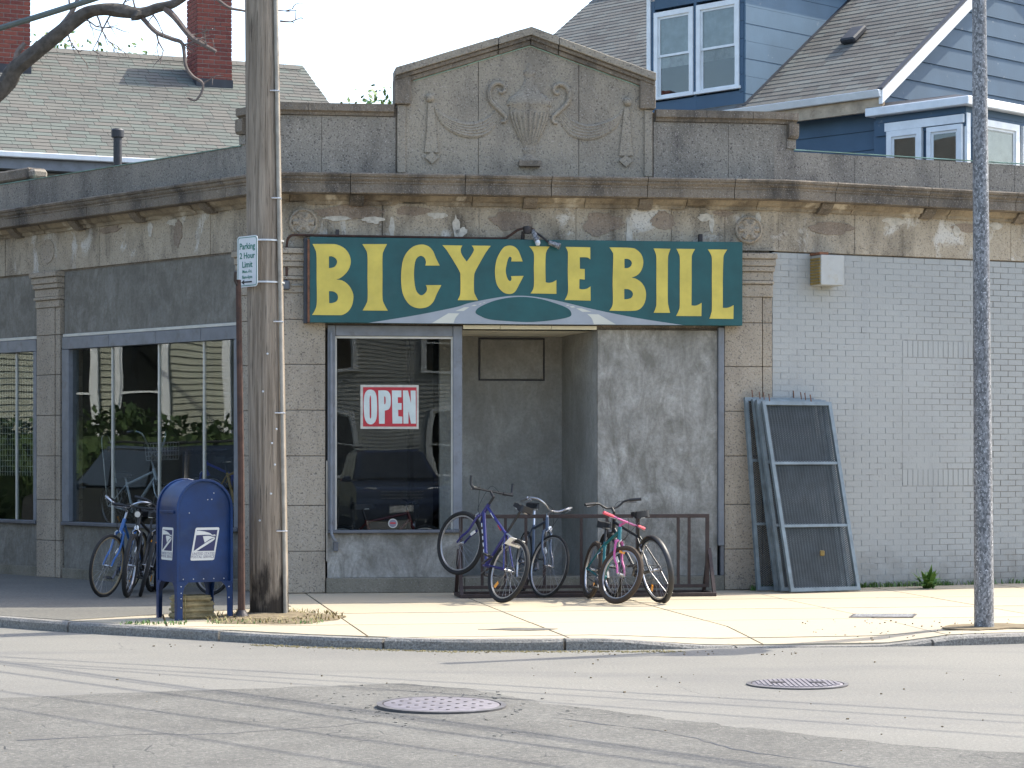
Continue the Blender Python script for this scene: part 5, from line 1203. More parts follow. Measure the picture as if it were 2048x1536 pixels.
bicycle('small teal bike with pink fork, pink bars and a brown front tyre', (.80, 24.64), (.24, -.97), lean=-9, steer=28, R=.305, wb=.97, frame=TEAL, fork=PINK, bar='flat', barm=PINK, grip=PINKG, tyre=TYREB, rt=.027, extra='amber', seat=.19, st=.38, stemh=.04)
bicycle('black bike with black fenders, its rear wheel on the sunlit pavement', (1.50, 23.92), (-.40, .92), lean=-8, steer=-8, frame=DARK, bar='riser', rt=.018, fender=DARK, seat=.22, st=.45, stemh=.09, forkshape=.05, barm=DARK)
bicycle('blue bike with chrome swept bars leaning with its front wheel turned out', (-4.23, 25.93), (-.12, -.99), lean=-13, steer=-16, frame=BLUE, bar='north', barm=CHROME, grip=DARK, rt=.017, tyre=TYRE, rim=GUM, seat=.16, st=.50, stemh=.10, mixte=True, fender=None)
bicycle('black mountain bike with knobbly tyres between the blue bike and the mailbox', (-3.97, 25.85), (-.09, -.99), lean=-5, steer=4, frame=DARK, bar='flat', rt=.026, extra='cap light', seat=.18, st=.44, stemh=.08)
bicycle('dark bike standing behind the mailbox with red reflectors', (-3.92, 25.95), (-.02, -1), lean=-11, steer=10, frame=DARK, bar='riser', rt=.021, seat=.15, st=.45, wb=1.0, extra='amber')
bicycle('bike with grey rims standing along the window wall, mostly behind the mailbox', (-3.95, 26.02), (.683, -.731), lean=-4, steer=3, frame=GREYB, bar='flat', rt=.019, seat=.05, st=.42, stemh=-.03, wb=1.04, extra='amber')
gi = 'bicycles on display inside the shop'
LP = lambda t, d: (FL.p(t, d, 0).x, FL.p(t, d, 0).y)
FP = lambda s, d: (FF.p(s, d, 0).x, FF.p(s, d, 0).y)
bicycle('white chopper bike with tall sissy bar and wire basket behind the side window', LP(3.75, -.34), (.683, -.731), lean=3, frame=PALE, fork=CHROME, bar='ape', barm=CHROME, R=.29, wb=1.1, st=.36, seat=.1, extra='sissy basket', grp=gi, z0=.6, rt=.024, stemh=.12)
bicycle('royal blue bike behind the side window', LP(1.55, -.75), (-.683, .731), lean=-3, frame=CYB, bar='flat', grp=gi, z0=.6, wb=1.02)
bicycle('ochre yellow bike behind the side window next to the corner', LP(1.75, -.40), (.683, -.731), lean=3, frame=YEL, bar='flat', grp=gi, z0=.6, wb=1.02)
bicycle('red bike behind the front window glass', FP(.75, -1.45), (.97, .25), lean=3, frame=RED, fork=RED, bar='flat', grp=gi, z0=.08, wb=.98, R=.31)

# ------------------------------------------------------------------ blue house behind the shop, right
Ce = V((5.676, 36, 0)); he = V((.70, -.714, 0)).normalized(); hg = V((-he.y, he.x, 0)); ZE, KR, QR, LA = 7.12, .75, 4.6, 10.5
bh = thing('blue_house', 'blue-sided house with brown-grey shingle roof, twin-window dormer and white bay', 'house', (5.7, 38, 0))
E_ = Fr(Ce, -he, -hg); Gb = Fr(Ce, hg, he)
RPt = lambda a, q, up=0: Ce - he * a + hg * q + V((0, 0, ZE + KR * q + up))
sl_ = (hg + V((0, 0, KR))).normalized(); nr_ = sl_.cross(-he).normalized(); nr_ = nr_ if nr_.z > 0 else -nr_
SLEN = QR * math.sqrt(1 + KR * KR)
def roof(parent, org, axis, slope, normal, length, slen, mat, under, expo=.14, sw=.31, name='shingle'):
    """shingle courses on a plane: org at the eave, axis along the eave, slope up the plane"""
    u_ = MB(); p = [org, org + axis * length, org + axis * length + slope * slen, org + slope * slen]
    u_.hexa([q - normal * .10 for q in p] + [q - normal * .012 for q in p]); u_.build('roof_board', under, parent)
    sp = []; n = int(slen / expo); tl = 1.2
    rot = M((( axis.x, slope.x, normal.x), (axis.y, slope.y, normal.y), (axis.z, slope.z, normal.z)))
    if rot.determinant() < 0: rot = M(((-axis.x, slope.x, normal.x), (-axis.y, slope.y, normal.y), (-axis.z, slope.z, normal.z)))
    for j in range(n + 1):
        x = -((j * .37) % 1) * sw
        while x < length:
            w = sw * random.choice((.6, .8, 1, 1, 1.25)); a, b = max(x, 0), min(x + w, length); x += w
            if b - a < .03: continue
            m = rot.to_4x4(); c = org + axis * ((a + b) / 2) + slope * (j * expo + expo * .62) + normal * (.006 + random.uniform(0, .002)); m.translation = c
            m = m @ M.Rotation(rad(-3.2), 4, 'X') @ M.Diagonal((b - a - .006, expo * 1.25, .010, 1)); sp.append((m, random.random()))
    pieces(name, parent, sp, mat, 'shingles')
roof(bh, RPt(0, 0), -he, sl_, nr_, LA, SLEN, MA['sh_r'], MA['sh_r'])
# far slope, gable infill, body
MB().hexa([RPt(0, QR), RPt(LA, QR), RPt(LA, 2 * QR) - V((0, 0, 2 * KR * QR)), RPt(0, 2 * QR) - V((0, 0, 2 * KR * QR))] + [p + V((0, 0, .1)) for p in (RPt(0, QR), RPt(LA, QR), RPt(LA, 2 * QR) - V((0, 0, 2 * KR * QR)), RPt(0, 2 * QR) - V((0, 0, 2 * KR * QR)))]).build('far_roof', MA['sh_r'], bh)
core = [(.32, .02), (2 * QR - .32, .02), (2 * QR - .32, ZE - .25), (QR, ZE + KR * QR - .4), (.32, ZE - .25)]
MB().fprism(Gb, [core], -LA + .3, -.3).build('wall_core', MA['blue'], bh)
for k in range(11):
    z0 = 3.9 + k * .295; z1 = min(z0 + .29, ZE - .2)
    if z1 > z0: MB().hexa([E_.p(.25, -.31, z0), E_.p(LA - .3, -.31, z0), E_.p(LA - .3, -.283, z0), E_.p(.25, -.283, z0), E_.p(.25, -.31, z1), E_.p(LA - .3, -.31, z1), E_.p(LA - .3, -.30, z1), E_.p(.25, -.30, z1)]).build('siding_board', MA['blue'], bh)
for k in range(21):
    z0 = 3.9 + k * .32; z1 = z0 + .315; q0 = max(.28, (z1 - ZE + .12) / KR + .0); q1 = 2 * QR - q0; q0b = max(.28, (z0 - ZE + .12) / KR); q1b = 2 * QR - q0b
    if q1 - q0 < .05: continue
    MB().hexa([Gb.p(q0b, -.3, z0), Gb.p(q1b, -.3, z0), Gb.p(q1b, -.268, z0), Gb.p(q0b, -.268, z0), Gb.p(q0, -.3, z1), Gb.p(q1, -.3, z1), Gb.p(q1, -.285, z1), Gb.p(q0, -.285, z1)]).build('siding_board', MA['blue'], bh)
MB().fprism(Gb, [[(-.03, ZE - .01), (QR, ZE + KR * QR - .008), (QR, ZE + KR * QR - .24), (-.03, ZE - .23)]], -.05, .02).build('rake_board', MA['white'], bh, bevel=.006)
MB().fprism(Gb, [[(-.05, ZE + .022), (QR, ZE + KR * QR + .03), (QR, ZE + KR * QR - .005), (-.05, ZE - .008)]], -.06, .035).build('drip_edge', MA['lead'], bh)
MB().hexa([E_.p(0, .0, 7.0), E_.p(LA, .0, 7.0), E_.p(LA, .07, 7.0), E_.p(0, .07, 7.0), E_.p(0, .0, 7.11), E_.p(LA, .0, 7.11), E_.p(LA, .12, 7.11), E_.p(0, .12, 7.11)]).build('gutter', MA['white'], bh, bevel=.008)
MA['peel'] = flat('peeling_fascia', (.42, .33, .23), .9, 0, .3, 4, dirt=.8, dirtc=(.13, .065, .03))
MB().fbox(E_, .0, LA, -.06, -.005, 6.80, 7.0).build('fascia', MA['peel'], bh)
MB().fbox(E_, .0, LA, -.30, -.062, 6.84, 6.86).build('soffit', MA['white'], bh)
# dormer
DS0, DS1, DZ = 2.84, 4.97, 9.32
dmr = MB().fbox(E_, DS0 + .03, DS1 - .03, -3.2, -.36, 7.15, DZ).build('dormer', MA['blue'], bh)
def window(parent, fr, s0, s1, z0, z1, d, cas=.085, rail=True, glassm='glass_d', name='window', shade=None):
    w = MB().fbox(fr, s0 - cas, s0, d - .03, d + .03, z0 - .03, z1 + cas).fbox(fr, s1, s1 + cas, d - .03, d + .03, z0 - .03, z1 + cas).fbox(fr, s0, s1, d - .03, d + .03, z1, z1 + cas).build(name, MA['white'], parent)
    MB().fbox(fr, s0 - cas - .03, s1 + cas + .03, d - .03, d + .06, z0 - .075, z0 - .032).build('sill', MA['white'], w)
    sm = MB(); t = .038
    zm = (z0 + z1) / 2
    for a, b, dd in (((z0 - .03, zm, -.012), (zm, z1, .006)) if rail else ((z0 - .03, z1, 0),)) if False else ([(z0 - .03, zm + .02, -.014), (zm - .02, z1, .004)] if rail else [(z0 - .03, z1, 0)]):
        sm.fbox(fr, s0, s0 + t, d + dd - .016, d + dd, a, b).fbox(fr, s1 - t, s1, d + dd - .016, d + dd, a, b).fbox(fr, s0 + t, s1 - t, d + dd - .016, d + dd, a, a + t).fbox(fr, s0 + t, s1 - t, d + dd - .016, d + dd, b - t, b)
        MB().fbox(fr, s0 + t, s1 - t, d + dd - .010, d + dd - .006, a + t, b - t).build('pane', MA[glassm], w)
    sm.build('sash', MA['white'], w)
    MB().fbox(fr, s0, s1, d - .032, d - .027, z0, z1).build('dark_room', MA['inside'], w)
    if shade: MB().fbox(fr, s0 + .02, s1 - .02, d - .0265, d - .024, shade[0], shade[1]).build('blind', MA['curtain'], w)
    return w
MA['curtain'] = flat('pale_curtain', (.46, .48, .46), .9, 0, .25, 7)
rows = [7.12 + .29 * i for i in range(8)]
for z0, z1 in zip(rows[:-1], rows[1:]):
    # front boards around the two windows
    for a, b in ((DS0 + .02, 2.95), (3.87, 3.93), (4.80, DS1 - .09)): MB().fbox(E_, a, b, -.36, -.115, z0 + .004, z1 - .002).build('siding_board', MA['blue'], dmr)
for z0, z1 in ((7.16, 7.44), (9.0, 9.3)): MB().fbox(E_, 2.951, 4.799, -.36, -.117, z0, z1).build('siding_board', MA['blue'], dmr)
for a, b in ((3.03, 3.78), (4.02, 4.72)):
    w = window(bh, E_, a, b, 7.55, 8.86, -.125, shade=(8.0, 8.85))
MB().fbox(E_, DS1 - .085, DS1 + .0, -.16, -.10, 7.15, DZ - .03).build('corner_board', MA['white'], dmr)
Ck = Fr(E_.p(DS0, 0, 0), hg, he)
for i, z0 in enumerate([7.10 + .285 * k for k in range(8)]):
    z1 = z0 + .28; qa = max(.13, (z0 - ZE) / KR + .02); qb = (z1 - ZE) / KR + .02
    pl = [(.13, z0), (max(qa, .14), z0), (qb, z1), (.13, z1)]
    # the cheek's boards end on the roof plane
    far = 3.2
    MB().fprism(Ck, [[(.13, max(z0, 7.13)), (far, max(z0, 7.13)), (far, z1), (.13, z1)]], -.02, .012 + .004 * (i % 2)).build('siding_board', MA['blue_lit'], dmr)
MB().fbox(E_, DS0 - .12, DS1 + .12, -3.4, .06, DZ, DZ + .12).build('dormer_roof', MA['white'], dmr, bevel=.02)
fl = MB().hexa([RPt(DS0 - .0, .05, .012), RPt(DS0 - .09, .05, .012), RPt(DS0 - .09, 3.2, .012), RPt(DS0, 3.2, .012), RPt(DS0, .05, .03), RPt(DS0 - .09, .05, .03), RPt(DS0 - .09, 3.2, .03), RPt(DS0, 3.2, .03)]); fl.build('flashing', MA['lead'], dmr)
# roof vent
vm = M(((-he.x, sl_.x, nr_.x), (-he.y, sl_.y, nr_.y), (-he.z, sl_.z, nr_.z)))
if vm.determinant() < 0: vm = M(((he.x, sl_.x, nr_.x), (he.y, sl_.y, nr_.y), (he.z, sl_.z, nr_.z)))
vent = MB().box(RPt(1.72, 1.53, .10), (.30, .42, .10), vm).build('roof_vent', MA['lead'], bh, bevel=.025)
MB().box(RPt(1.72, 1.53, .035), (.22, .30, .07), vm).build('vent_neck', MA['lead'], vent)
# bay with white windows
D0 = Ce + hg * .1; BLf = Fr(D0, he, -hg); BRf = Fr(D0 + he * 1.45, hg, he)
bay_ = MB().fbox(BLf, -.25, 1.43, -3.0, -.02, .02, 6.66).build('bay', MA['blue'], bh)
for fr_, L_ in ((BLf, 1.45), (BRf, 2.9)):
    for k in range(2): MB().fbox(fr_, -.2 if fr_ is BLf else .0, L_, -.02, .008, 6.62 - .2 * k - .0, 6.815 - .2 * k).build('siding_board', MA['blue'], bay_)
    MB().fbox(fr_, (-.25 if fr_ is BLf else 0) , L_, -.02, .004, 3.5, 4.6).build('siding_board', MA['blue'], bay_)
window(bh, BLf, .13, .60, 4.9, 6.38, .03, .09, True); window(bh, BLf, .86, 1.34, 4.9, 6.38, .032, .075, True)
MB().fbox(BLf, .0, 1.44, .0, .05, 6.475, 6.60).build('bay_head_trim', MA['white'], bay_)
MB().fbox(BRf, -.0, .09, -.02, .03, 4.3, 6.62).build('corner_board', MA['white'], bay_)
window(bh, BRf, .32, 1.25, 4.9, 6.46, .03, .10, True, shade=(5.2, 6.4)); window(bh, BRf, 1.55, 2.4, 4.9, 6.46, .031, .10, True)
g1 = MB().fbox(BLf, -.30, 1.60, -3.0, .15, 6.72, 6.85).build('bay_gutter', MA['white'], bay_, bevel=.012)
MB().fbox(BRf, -.02, 2.95, .0, .155, 6.721, 6.851).build('bay_gutter', MA['white'], bay_, bevel=.012)
MB().hexa([BLf.p(-.3, .12, 6.852), BLf.p(1.58, .12, 6.852), BLf.p(1.58, -3, 6.852), BLf.p(-.3, -3, 6.852), BLf.p(-.3, -.0, 6.93), BLf.p(1.2, -.1, 6.93), BLf.p(1.2, -2.8, 6.93), BLf.p(-.3, -2.8, 7.0)]).build('bay_roof', MA['lead'], bay_)

# ------------------------------------------------------------------ house with chimneys behind, left
hw = V((.913, .407, 0)).normalized(); hm = V((hw.y, -hw.x, 0)); R0 = V((-7.86, 40, 8.41)); KL, PE = .6, 3.76
ch = thing('chimney_house', 'house with grey-green shingle roof and two red brick chimneys behind the left wing', 'house', (-8, 41, 0))
LX = lambda a, p, up=0: R0 + hw * a + hm * p + V((0, 0, -KL * p + up))
sl2 = (-hm + V((0, 0, KL))).normalized(); nr2 = hw.cross(sl2).normalized()
roof(ch, LX(-6, PE), hw, sl2, nr2, 10.55, PE * math.sqrt(1 + KL * KL), MA['sh_l'], MA['sh_l'], .135, .30)
MB().hexa([LX(-6, 0), LX(4.55, 0), LX(4.55, -3.7) - V((0, 0, 2 * KL * 3.7)), LX(-6, -3.7) - V((0, 0, 2 * KL * 3.7))] + [q + V((0, 0, -.1)) for q in (LX(-6, 0), LX(4.55, 0), LX(4.55, -3.7) - V((0, 0, 2 * KL * 3.7)), LX(-6, -3.7) - V((0, 0, 2 * KL * 3.7)))]).build('far_roof', MA['sh_l'], ch)
for k in range(36): MB().box(LX(-5.85 + k * .29, .07, .022), (.285, .16, .014), M(((hw.x, sl2.x, nr2.x), (hw.y, sl2.y, nr2.y), (hw.z, sl2.z, nr2.z)))).build('ridge_cap', MA['sh_l'], ch)
Lw = Fr(R0, hw, hm)
MB().fbox(Lw, -5.8, 4.3, -3.3, 3.4, .02, 5.9).build('wall', MA['tan'], ch)
MB().fprism(Fr(LX(4.3, 0), -hm, hw), [[(-3.4, 5.9), (3.3, 5.9), (0, 8.2)]], -.2, 0).build('gable', MA['tan'], ch)
zE = R0.z - KL * PE
MB().fbox(Lw, -6, 4.55, PE - .0, PE + .11, zE - .085, zE + .0).build('gutter', MA['white'], ch, bevel=.01)
MB().fbox(Lw, -6, 4.55, PE - .08, PE - .005, zE - .25, zE - .088).build('fascia', MA['frame'], ch)
MB().fbox(Lw, -6, 4.5, 3.402, PE - .09, zE - .24, zE - .22).build('soffit', MA['frame_d'], ch)
def chimney(a0, p0, w, dpt, ztop):
    zb = R0.z - KL * p0 - .15
    c = MB().fbox(Lw, a0 + .012, a0 + w - .012, p0 - dpt + .012, p0 - .012, zb, ztop).build('chimney', MA['mortar'], ch)
    sp = []; ht_ = .0725; z = zb + .05; r = 0; bl = w / 3
    while z < ztop:
        off = bl / 2 if r % 2 else 0
        for (fr_, len_) in ((Fr(R0 + hw * a0 + hm * p0, hw, hm), w), (Fr(R0 + hw * a0 + hm * (p0 - dpt), hm, -hw), dpt), (Fr(R0 + hw * (a0 + w) + hm * p0, -hm, hw), dpt)):
            n = max(2, round(len_ / bl)); b = len_ / n; x = -b / 2 if r % 2 else 0
            while x < len_ - .01:
                s0, s1 = max(x, 0), min(x + b, len_); x += b
                if s1 - s0 > .03: sp.append((Fr((fr_.O.x, fr_.O.y), fr_.D, fr_.N).mat((s0 + s1) / 2, -.03 + random.uniform(-.003, .002), z + ht_ / 2, s1 - s0 - .013, .062, ht_ - .014), random.random()))
        z += ht_; r += 1
    pieces('brick', c, sp, MA['brick'], 'bricks')
    MB().fbox(Lw, a0 - .015, a0 + w + .015, p0 - dpt - .01, p0 + .012, zb - .05, zb + .30).build('flashing', MA['lead'], c)
    MB().fbox(Lw, a0 - .10, a0 + w + .10, p0 - .05, p0 + .16, 0, .001)
chimney(2.27, 1.05, .62, .62, 9.3); chimney(-1.22, 1.0, .66, .62, 9.3)

# ------------------------------------------------------------------ trees
def limb(mb, pts, r0, r1, n=8): mb.tube(crv(pts, 4), [r0 + (r1 - r0) * i / ((len(pts) - 1) * 4) for i in range((len(pts) - 1) * 4 + 1)], n)
def leaf_cards(mb, c, n, spread, size):
    for i in range(n):
        p = V(c) + V((random.gauss(0, spread), random.gauss(0, spread), random.gauss(0, spread))); a = V((random.gauss(0, 1), random.gauss(0, 1), random.gauss(0, 1))).normalized(); b = a.orthogonal().normalized(); s_ = size * random.uniform(.6, 1.3)
        mb.add([p, p + a * s_ * .5 + b * s_ * .3, p + a * s_, p + a * s_ * .5 - b * s_ * .3], [(0, 1, 2, 3)])
TY = 27.0
tp = lambda u, v, dy=0: V(((u - 1024) / 4700 * (TY + dy), TY + dy, 1.5 + (912 - v) / 4700 * (TY + dy)))
tr_ = thing('street_tree', 'bare spring tree with grey limb and fine twigs arching over the left wing', 'tree', (-7.9, 26.2, 0))
mb = MB()
limb(mb, [(-7.9, 26.2, -.1), (-7.88, 26.2, 1.2), (-7.8, 26.25, 2.6), (-7.6, 26.35, 3.9), (-7.4, 26.5, 4.7)], .30, .21, 12)
limb(mb, [(-7.4, 26.5, 4.7), (-7.8, 26.3, 6.2), (-8.3, 26.4, 8.0), (-8.2, 26.8, 9.5)], .19, .06, 10)
limb(mb, [(-7.75, 26.3, 4.0), (-8.6, 25.9, 5.2), (-9.6, 25.4, 6.8), (-10.2, 25.2, 8.2)], .15, .05, 9)
mb.build('trunk', MA['bark'], tr_, smooth=True)
mb = MB(); limb(mb, [(-7.45, 26.45, 4.6), (-6.6, 26.8, 5.05), tp(0, 180), tp(28, 140), tp(70, 105), tp(120, 65), tp(165, 30), tp(200, 18), tp(240, 22), tp(280, 26), tp(315, 16), tp(345, 8), tp(372, -8), tp(420, -45), tp(470, -110)], .115, .03, 10)
for v in mb.v: v += V((1, 1, 1)) * (.022 * mnoise.noise(v * 5) + .012 * mnoise.noise(v * 14))
mb.build('limb', MA['bark'], tr_, smooth=True)
mb = MB(); mb.lathe([(0, -.055), (.05, -.045), (.085, -.01), (.08, .03), (.045, .055), (0, .06)], 12, M.Translation(tp(277, 30)))
for v in mb.v: v += V((.05, .05, .05)) * mnoise.noise(v * 14)
mb.build('burl', MA['bark'], tr_, smooth=True)
tw = MB()
def twig(p, d, l, r, depth):
    p = V(p); pts = [p]; d = V(d).normalized()
    for i in range(4):
        d = (d + V((random.gauss(0, .28), random.gauss(0, .28), random.gauss(0, .28)))).normalized(); p = p + d * l / 4; pts.append(p)
        if depth and random.random() < .75: twig(p, d + V((random.gauss(0, .8), random.gauss(0, .6), random.gauss(0, .8))), l * random.uniform(.35, .65), r * .6, depth - 1)
    tw.tube(pts, [r * (1 - .16 * i) for i in range(5)], 5)
for pts, r0, r1 in (([tp(328, 14), tp(350, 35), tp(380, 72), tp(405, 88), tp(432, 103)], .045, .022), ([tp(285, 36), tp(312, 64), tp(345, 78), tp(365, 88), tp(371, 130), tp(385, 152), tp(404, 165), tp(404, 182), tp(392, 200), tp(378, 198)], .03, .010), ([tp(92, 80), tp(125, 48), tp(150, 12), tp(160, -25)], .035, .02), ([tp(30, 135), tp(35, 105), tp(50, 86)], .045, .03), ([tp(430, -5), tp(458, 15), tp(490, 22), tp(530, 35)], .022, .008), ([tp(150, 40), tp(140, 15), tp(135, -30)], .02, .008)):
    limb(tw, pts, r0, r1, 6)
for (u, v), d, l, dp in (((160, 35), (1, 0, -.6), .45, 1), ((190, 22), (.6, 0, -1), .5, 2), ((225, 22), (-.2, 0, -1), .5, 1), ((300, 20), (.4, 0, -1), .3, 1), ((365, 90), (.9, 0, .2), .35, 1), ((312, 64), (.2, .1, -1), .45, 1), ((345, 78), (1, 0, -.2), .3, 1), ((240, 20), (.2, 0, 1), .4, 2), ((270, 15), (-.5, 0, 1), .4, 2), ((130, 55), (.8, 0, -1), .4, 1), ((380, 70), (.8, 0, .6), .3, 1), ((415, 95), (-.3, 0, 1), .25, 1), ((530, 35), (1, 0, .1), .35, 1), ((405, 170), (.6, 0, .5), .2, 1), ((385, 198), (-1, 0, .3), .1, 0), ((560, 42), (.8, 0, .3), .25, 1)):
    twig(tp(u, v), d, l, .012, dp)
for i in range(40): twig(V((-8.2, 26.5, 8)) + V((random.gauss(0, .9), random.gauss(0, .7), random.gauss(0, .9))), (random.gauss(0, 1), random.gauss(0, 1), random.uniform(0, 1)), .8, .012, 1)
tw.build('twigs', MA['twig'], tr_, kind='stuff')
lf = MB()
for i in range(50): leaf_cards(lf, V((-8.4, 26.3, 8.6)) + V((random.gauss(0, 1.0), random.gauss(0, .8), random.gauss(0, .8))), 6, .12, .06)
lf.build('crown', MA['leaf'], tr_, kind='stuff')
def back_tree(base, top, r, label, n=260):
    b = V(base); t = thing('tree', label, 'tree', b, 'trees rising behind the houses')
    m = MB(); limb(m, [b, b + V((.1, 0, top * .4)), b + V((0, .1, top * .8)), b + V((0, 0, top))], .22, .02, 8)
    for k in range(14):
        a = k * 2.4; z = top * (.45 + .037 * k); limb(m, [b + V((0, 0, z)), b + V((r * .5 * math.cos(a), r * .5 * math.sin(a), z + .4)), b + V((r * math.cos(a) * (1.2 - z / top * .7), r * math.sin(a) * (1.2 - z / top * .7), z + .7))], .05, .01, 5)
    m.build('trunk', MA['bark'], t, smooth=True); l = MB()
    for i in range(n):
        z = top * random.uniform(.5, 1.02); rr = r * (1.25 - z / top * .9) * math.sqrt(random.random()); a = random.uniform(0, 6.28); leaf_cards(l, b + V((rr * math.cos(a), rr * math.sin(a), z)), 5, .14, .13)
    l.build('crown', MA['leaf'], t)
back_tree((-9.6, 50, 0), 10.15, 2.2, 'spring tree whose top leaves peep over the left roof ridge')
back_tree((-8.0, 50.5, 0), 10.0, 2.0, 'young leafy tree behind the brick chimney house, by its right chimney')
back_tree((-2.7, 46, 0), 8.35, 1.6, 'small spring tree barely showing over the parapet left of the pediment')

# ------------------------------------------------------------------ wires overhead
def wire(g0, g1, h, r, label, x0=-7.2, x1=8.0, sag=.15):
    g0, g1 = V(g0) * .972, V(g1) * .972; s_ = (g1.y - g0.y) / (g1.x - g0.x); f_ = lambda x: V((x, g0.y + s_ * (x - g0.x), 0))
    a = f_(x0) + V((.75, .43, 0)) * h + V((0, 0, h - .13)); b = f_(x1) + V((.75, .43, 0)) * h + V((0, 0, h - .13)); pts = []
    for i in range(25):
        t = i / 24; pts.append(a + (b - a) * t - V((0, 0, sag * 4 * t * (1 - t))))
    o = MB().tube(pts, r, 6).build('overhead_wire', MA['cable'], label=label, category='wire', group='wires crossing above the road'); return own(o), a, b
ws = []
for g0_, g1_, h, r, x1 in (((-4.13, 18.96), (3.19, 14.6), 7.6, .017, 14), ((-4.04, 18.55), (3.09, 14.19), 7.6, .015, 14), ((-4.0, 18.40), (2.93, 13.46), 7.5, .015, 13), ((-3.99, 18.33), (1.12, 12.32), 7.2, .022, 8), ((-4.0, 18.2), (1.1, 12.2), 7.2, .014, 8), ((-3.81, 17.49), (0, 13.1), 7.2, .019, 8), ((-3.49, 16.03), (0, 12.3), 7.1, .015, 8), ((-3.24, 14.88), (-1.13, 12.5), 7.1, .014, 8)):
    ws.append(wire(g0_, g1_, h, r, 'dark overhead wire high above the road, throwing a thin shadow line', x1=x1))
for i, (x, y) in enumerate(((18.6, 10.6), (12.3, 6.2))):
    q = thing('utility_pole', ('timber pole carrying the thin wires across the road', 'timber pole carrying the thick cables across the road')[i], 'utility pole', (x, y, -.13))
    MB().lathe([(0, -.2), (.17, -.2), (.13, 9.4), (0, 9.4)], 14, M.Translation((x, y, -.13))).build('shaft', MA['wood'], q, smooth=True)
    MB().bar((x - .4, y - 1.8, 7.45 if i == 0 else 7.05), (x + .4, y + 1.9, 7.45 if i == 0 else 7.05), .1).build('crossarm', MA['wood'], q)
o = MB().tube(crv([(-2.40, 21.95, 6.27), (-5.2, 24.0, 5.88), (-9, 26.8, 5.5), (-18.5, 33.2, 5.4)], 8), .032, 8).build('service_cable', MA['cable'], label='thick grey-green service cable slanting down from the timber pole', category='cable'); own(o)

# ------------------------------------------------------------------ across the streets: what the windows mirror
def clap_house(name, label, fr, L_, H_, depth, mat, wins, expo=.115, gable=0, cb=True):
    o = thing(name, label, 'house', fr.p(L_ / 2, 0, 0))
    MB().fbox(fr, 0, L_, -depth, -.03, -.1, H_).build('wall_core', mat, o)
    for k in range(int(H_ / expo)):
        z0 = k * expo; MB().hexa([fr.p(0, -.03, z0), fr.p(L_, -.03, z0), fr.p(L_, .008, z0), fr.p(0, .008, z0), fr.p(0, -.03, z0 + expo), fr.p(L_, -.03, z0 + expo), fr.p(L_, -.016, z0 + expo), fr.p(0, -.016, z0 + expo)]).build('clapboard', mat, o)
    if cb:
        for s_ in (-.02, L_ - .13): MB().fbox(fr, s_, s_ + .15, -.05, .03, 0, H_).build('corner_board', MA['white'], o)
    for s0, s1, z0, z1 in wins: window(o, fr, s0, s1, z0, z1, .045, .12, True)
    if gable: MB().fprism(fr, [[(-.4, H_), (L_ + .4, H_), (L_ / 2, H_ + gable)]], -depth - .3, .3).build('roof', MA['sh_r'], o)
    else: MB().fprism(Fr(fr.p(0, 0, 0), -fr.N, fr.D), [[(-.4, H_), (depth + .4, H_), (depth / 2, H_ + 2.5)]], 0, L_).build('roof', MA['sh_r'], o)
    return o
H1 = Fr((-18.6, 40.2), (.10, -.995), (.995, .10))
clap_house('clapboard_house', 'olive-grey clapboard house with white windows across the side street', H1, 11.2, 7.6, 8, MA['olive'], [(9.2, 10.0, 1.7, 3.5), (7.9, 8.7, 1.7, 3.5), (5.6, 6.5, 1.6, 3.6), (2.5, 3.4, 1.6, 3.6), (8.6, 9.6, 5.0, 6.6), (5.6, 6.5, 5, 6.6)])
pr = MB(); H2 = Fr((-19.2, 27.6), (.10, -.995), (.995, .10))
clap_house('shaded_house', 'clapboard house next to the olive one, its shade put into a dark colour', H2, 9, 7.2, 8, MA['mustard_d'] if 'mustard_d' in MA else flat('shade_toned_clapboard', (.05, .048, .045), .8, 0, .2, 3), [(1.2, 2.2, 1.6, 3.4), (5, 6, 1.6, 3.4)])  # wall in shade, the shade put into its dark base colour
hd_ = thing('hedge', 'tall clipped green hedge in front of the clapboard house', 'hedge', (-16.6, 32, 0))
l = MB()
for i in range(5200):
    x = -16.6 + random.uniform(-.55, .55); y = random.uniform(27.5, 38.5); z = random.uniform(.05, 2.15) + .15 * math.sin(y * 2.1)
    leaf_cards(l, (x, y, z), 2, .05, .16)
l.build('foliage', MA['leaf_d'], hd_, kind='stuff'); MB().box((-16.6, 33, .9), (.7, 10.6, 1.9)).build('stems', MA['leaf_d'], hd_)
H3 = Fr((12.5, -13), (-1, -.12), (-.12, 1)); clap_house('gabled_house', 'pale gabled clapboard house across the main street', H3, 9.5, 6.8, 9, MA['tan'], [(1.2, 2.1, 3.9, 5.6), (2.4, 3.3, 3.9, 5.6), (3.6, 4.5, 3.9, 5.6), (6.4, 7.4, 3.9, 5.6), (1.4, 2.4, 1.0, 2.7), (3.2, 4.2, 1.0, 2.7), (6.5, 7.5, 1, 2.7)], gable=4.2)
H4 = Fr((.8, -15), (-1, -.1), (-.1, 1)); clap_house('brick_red_house', 'dark red clapboard house beside the gabled one', H4, 9, 7, 8, flat('oxblood_clapboard', (.10, .03, .025), .8, 0, .2, 3), [(1, 2, 4, 5.6), (4, 5, 4, 5.6), (1, 2, 1, 2.7), (4, 5, 1, 2.7)])
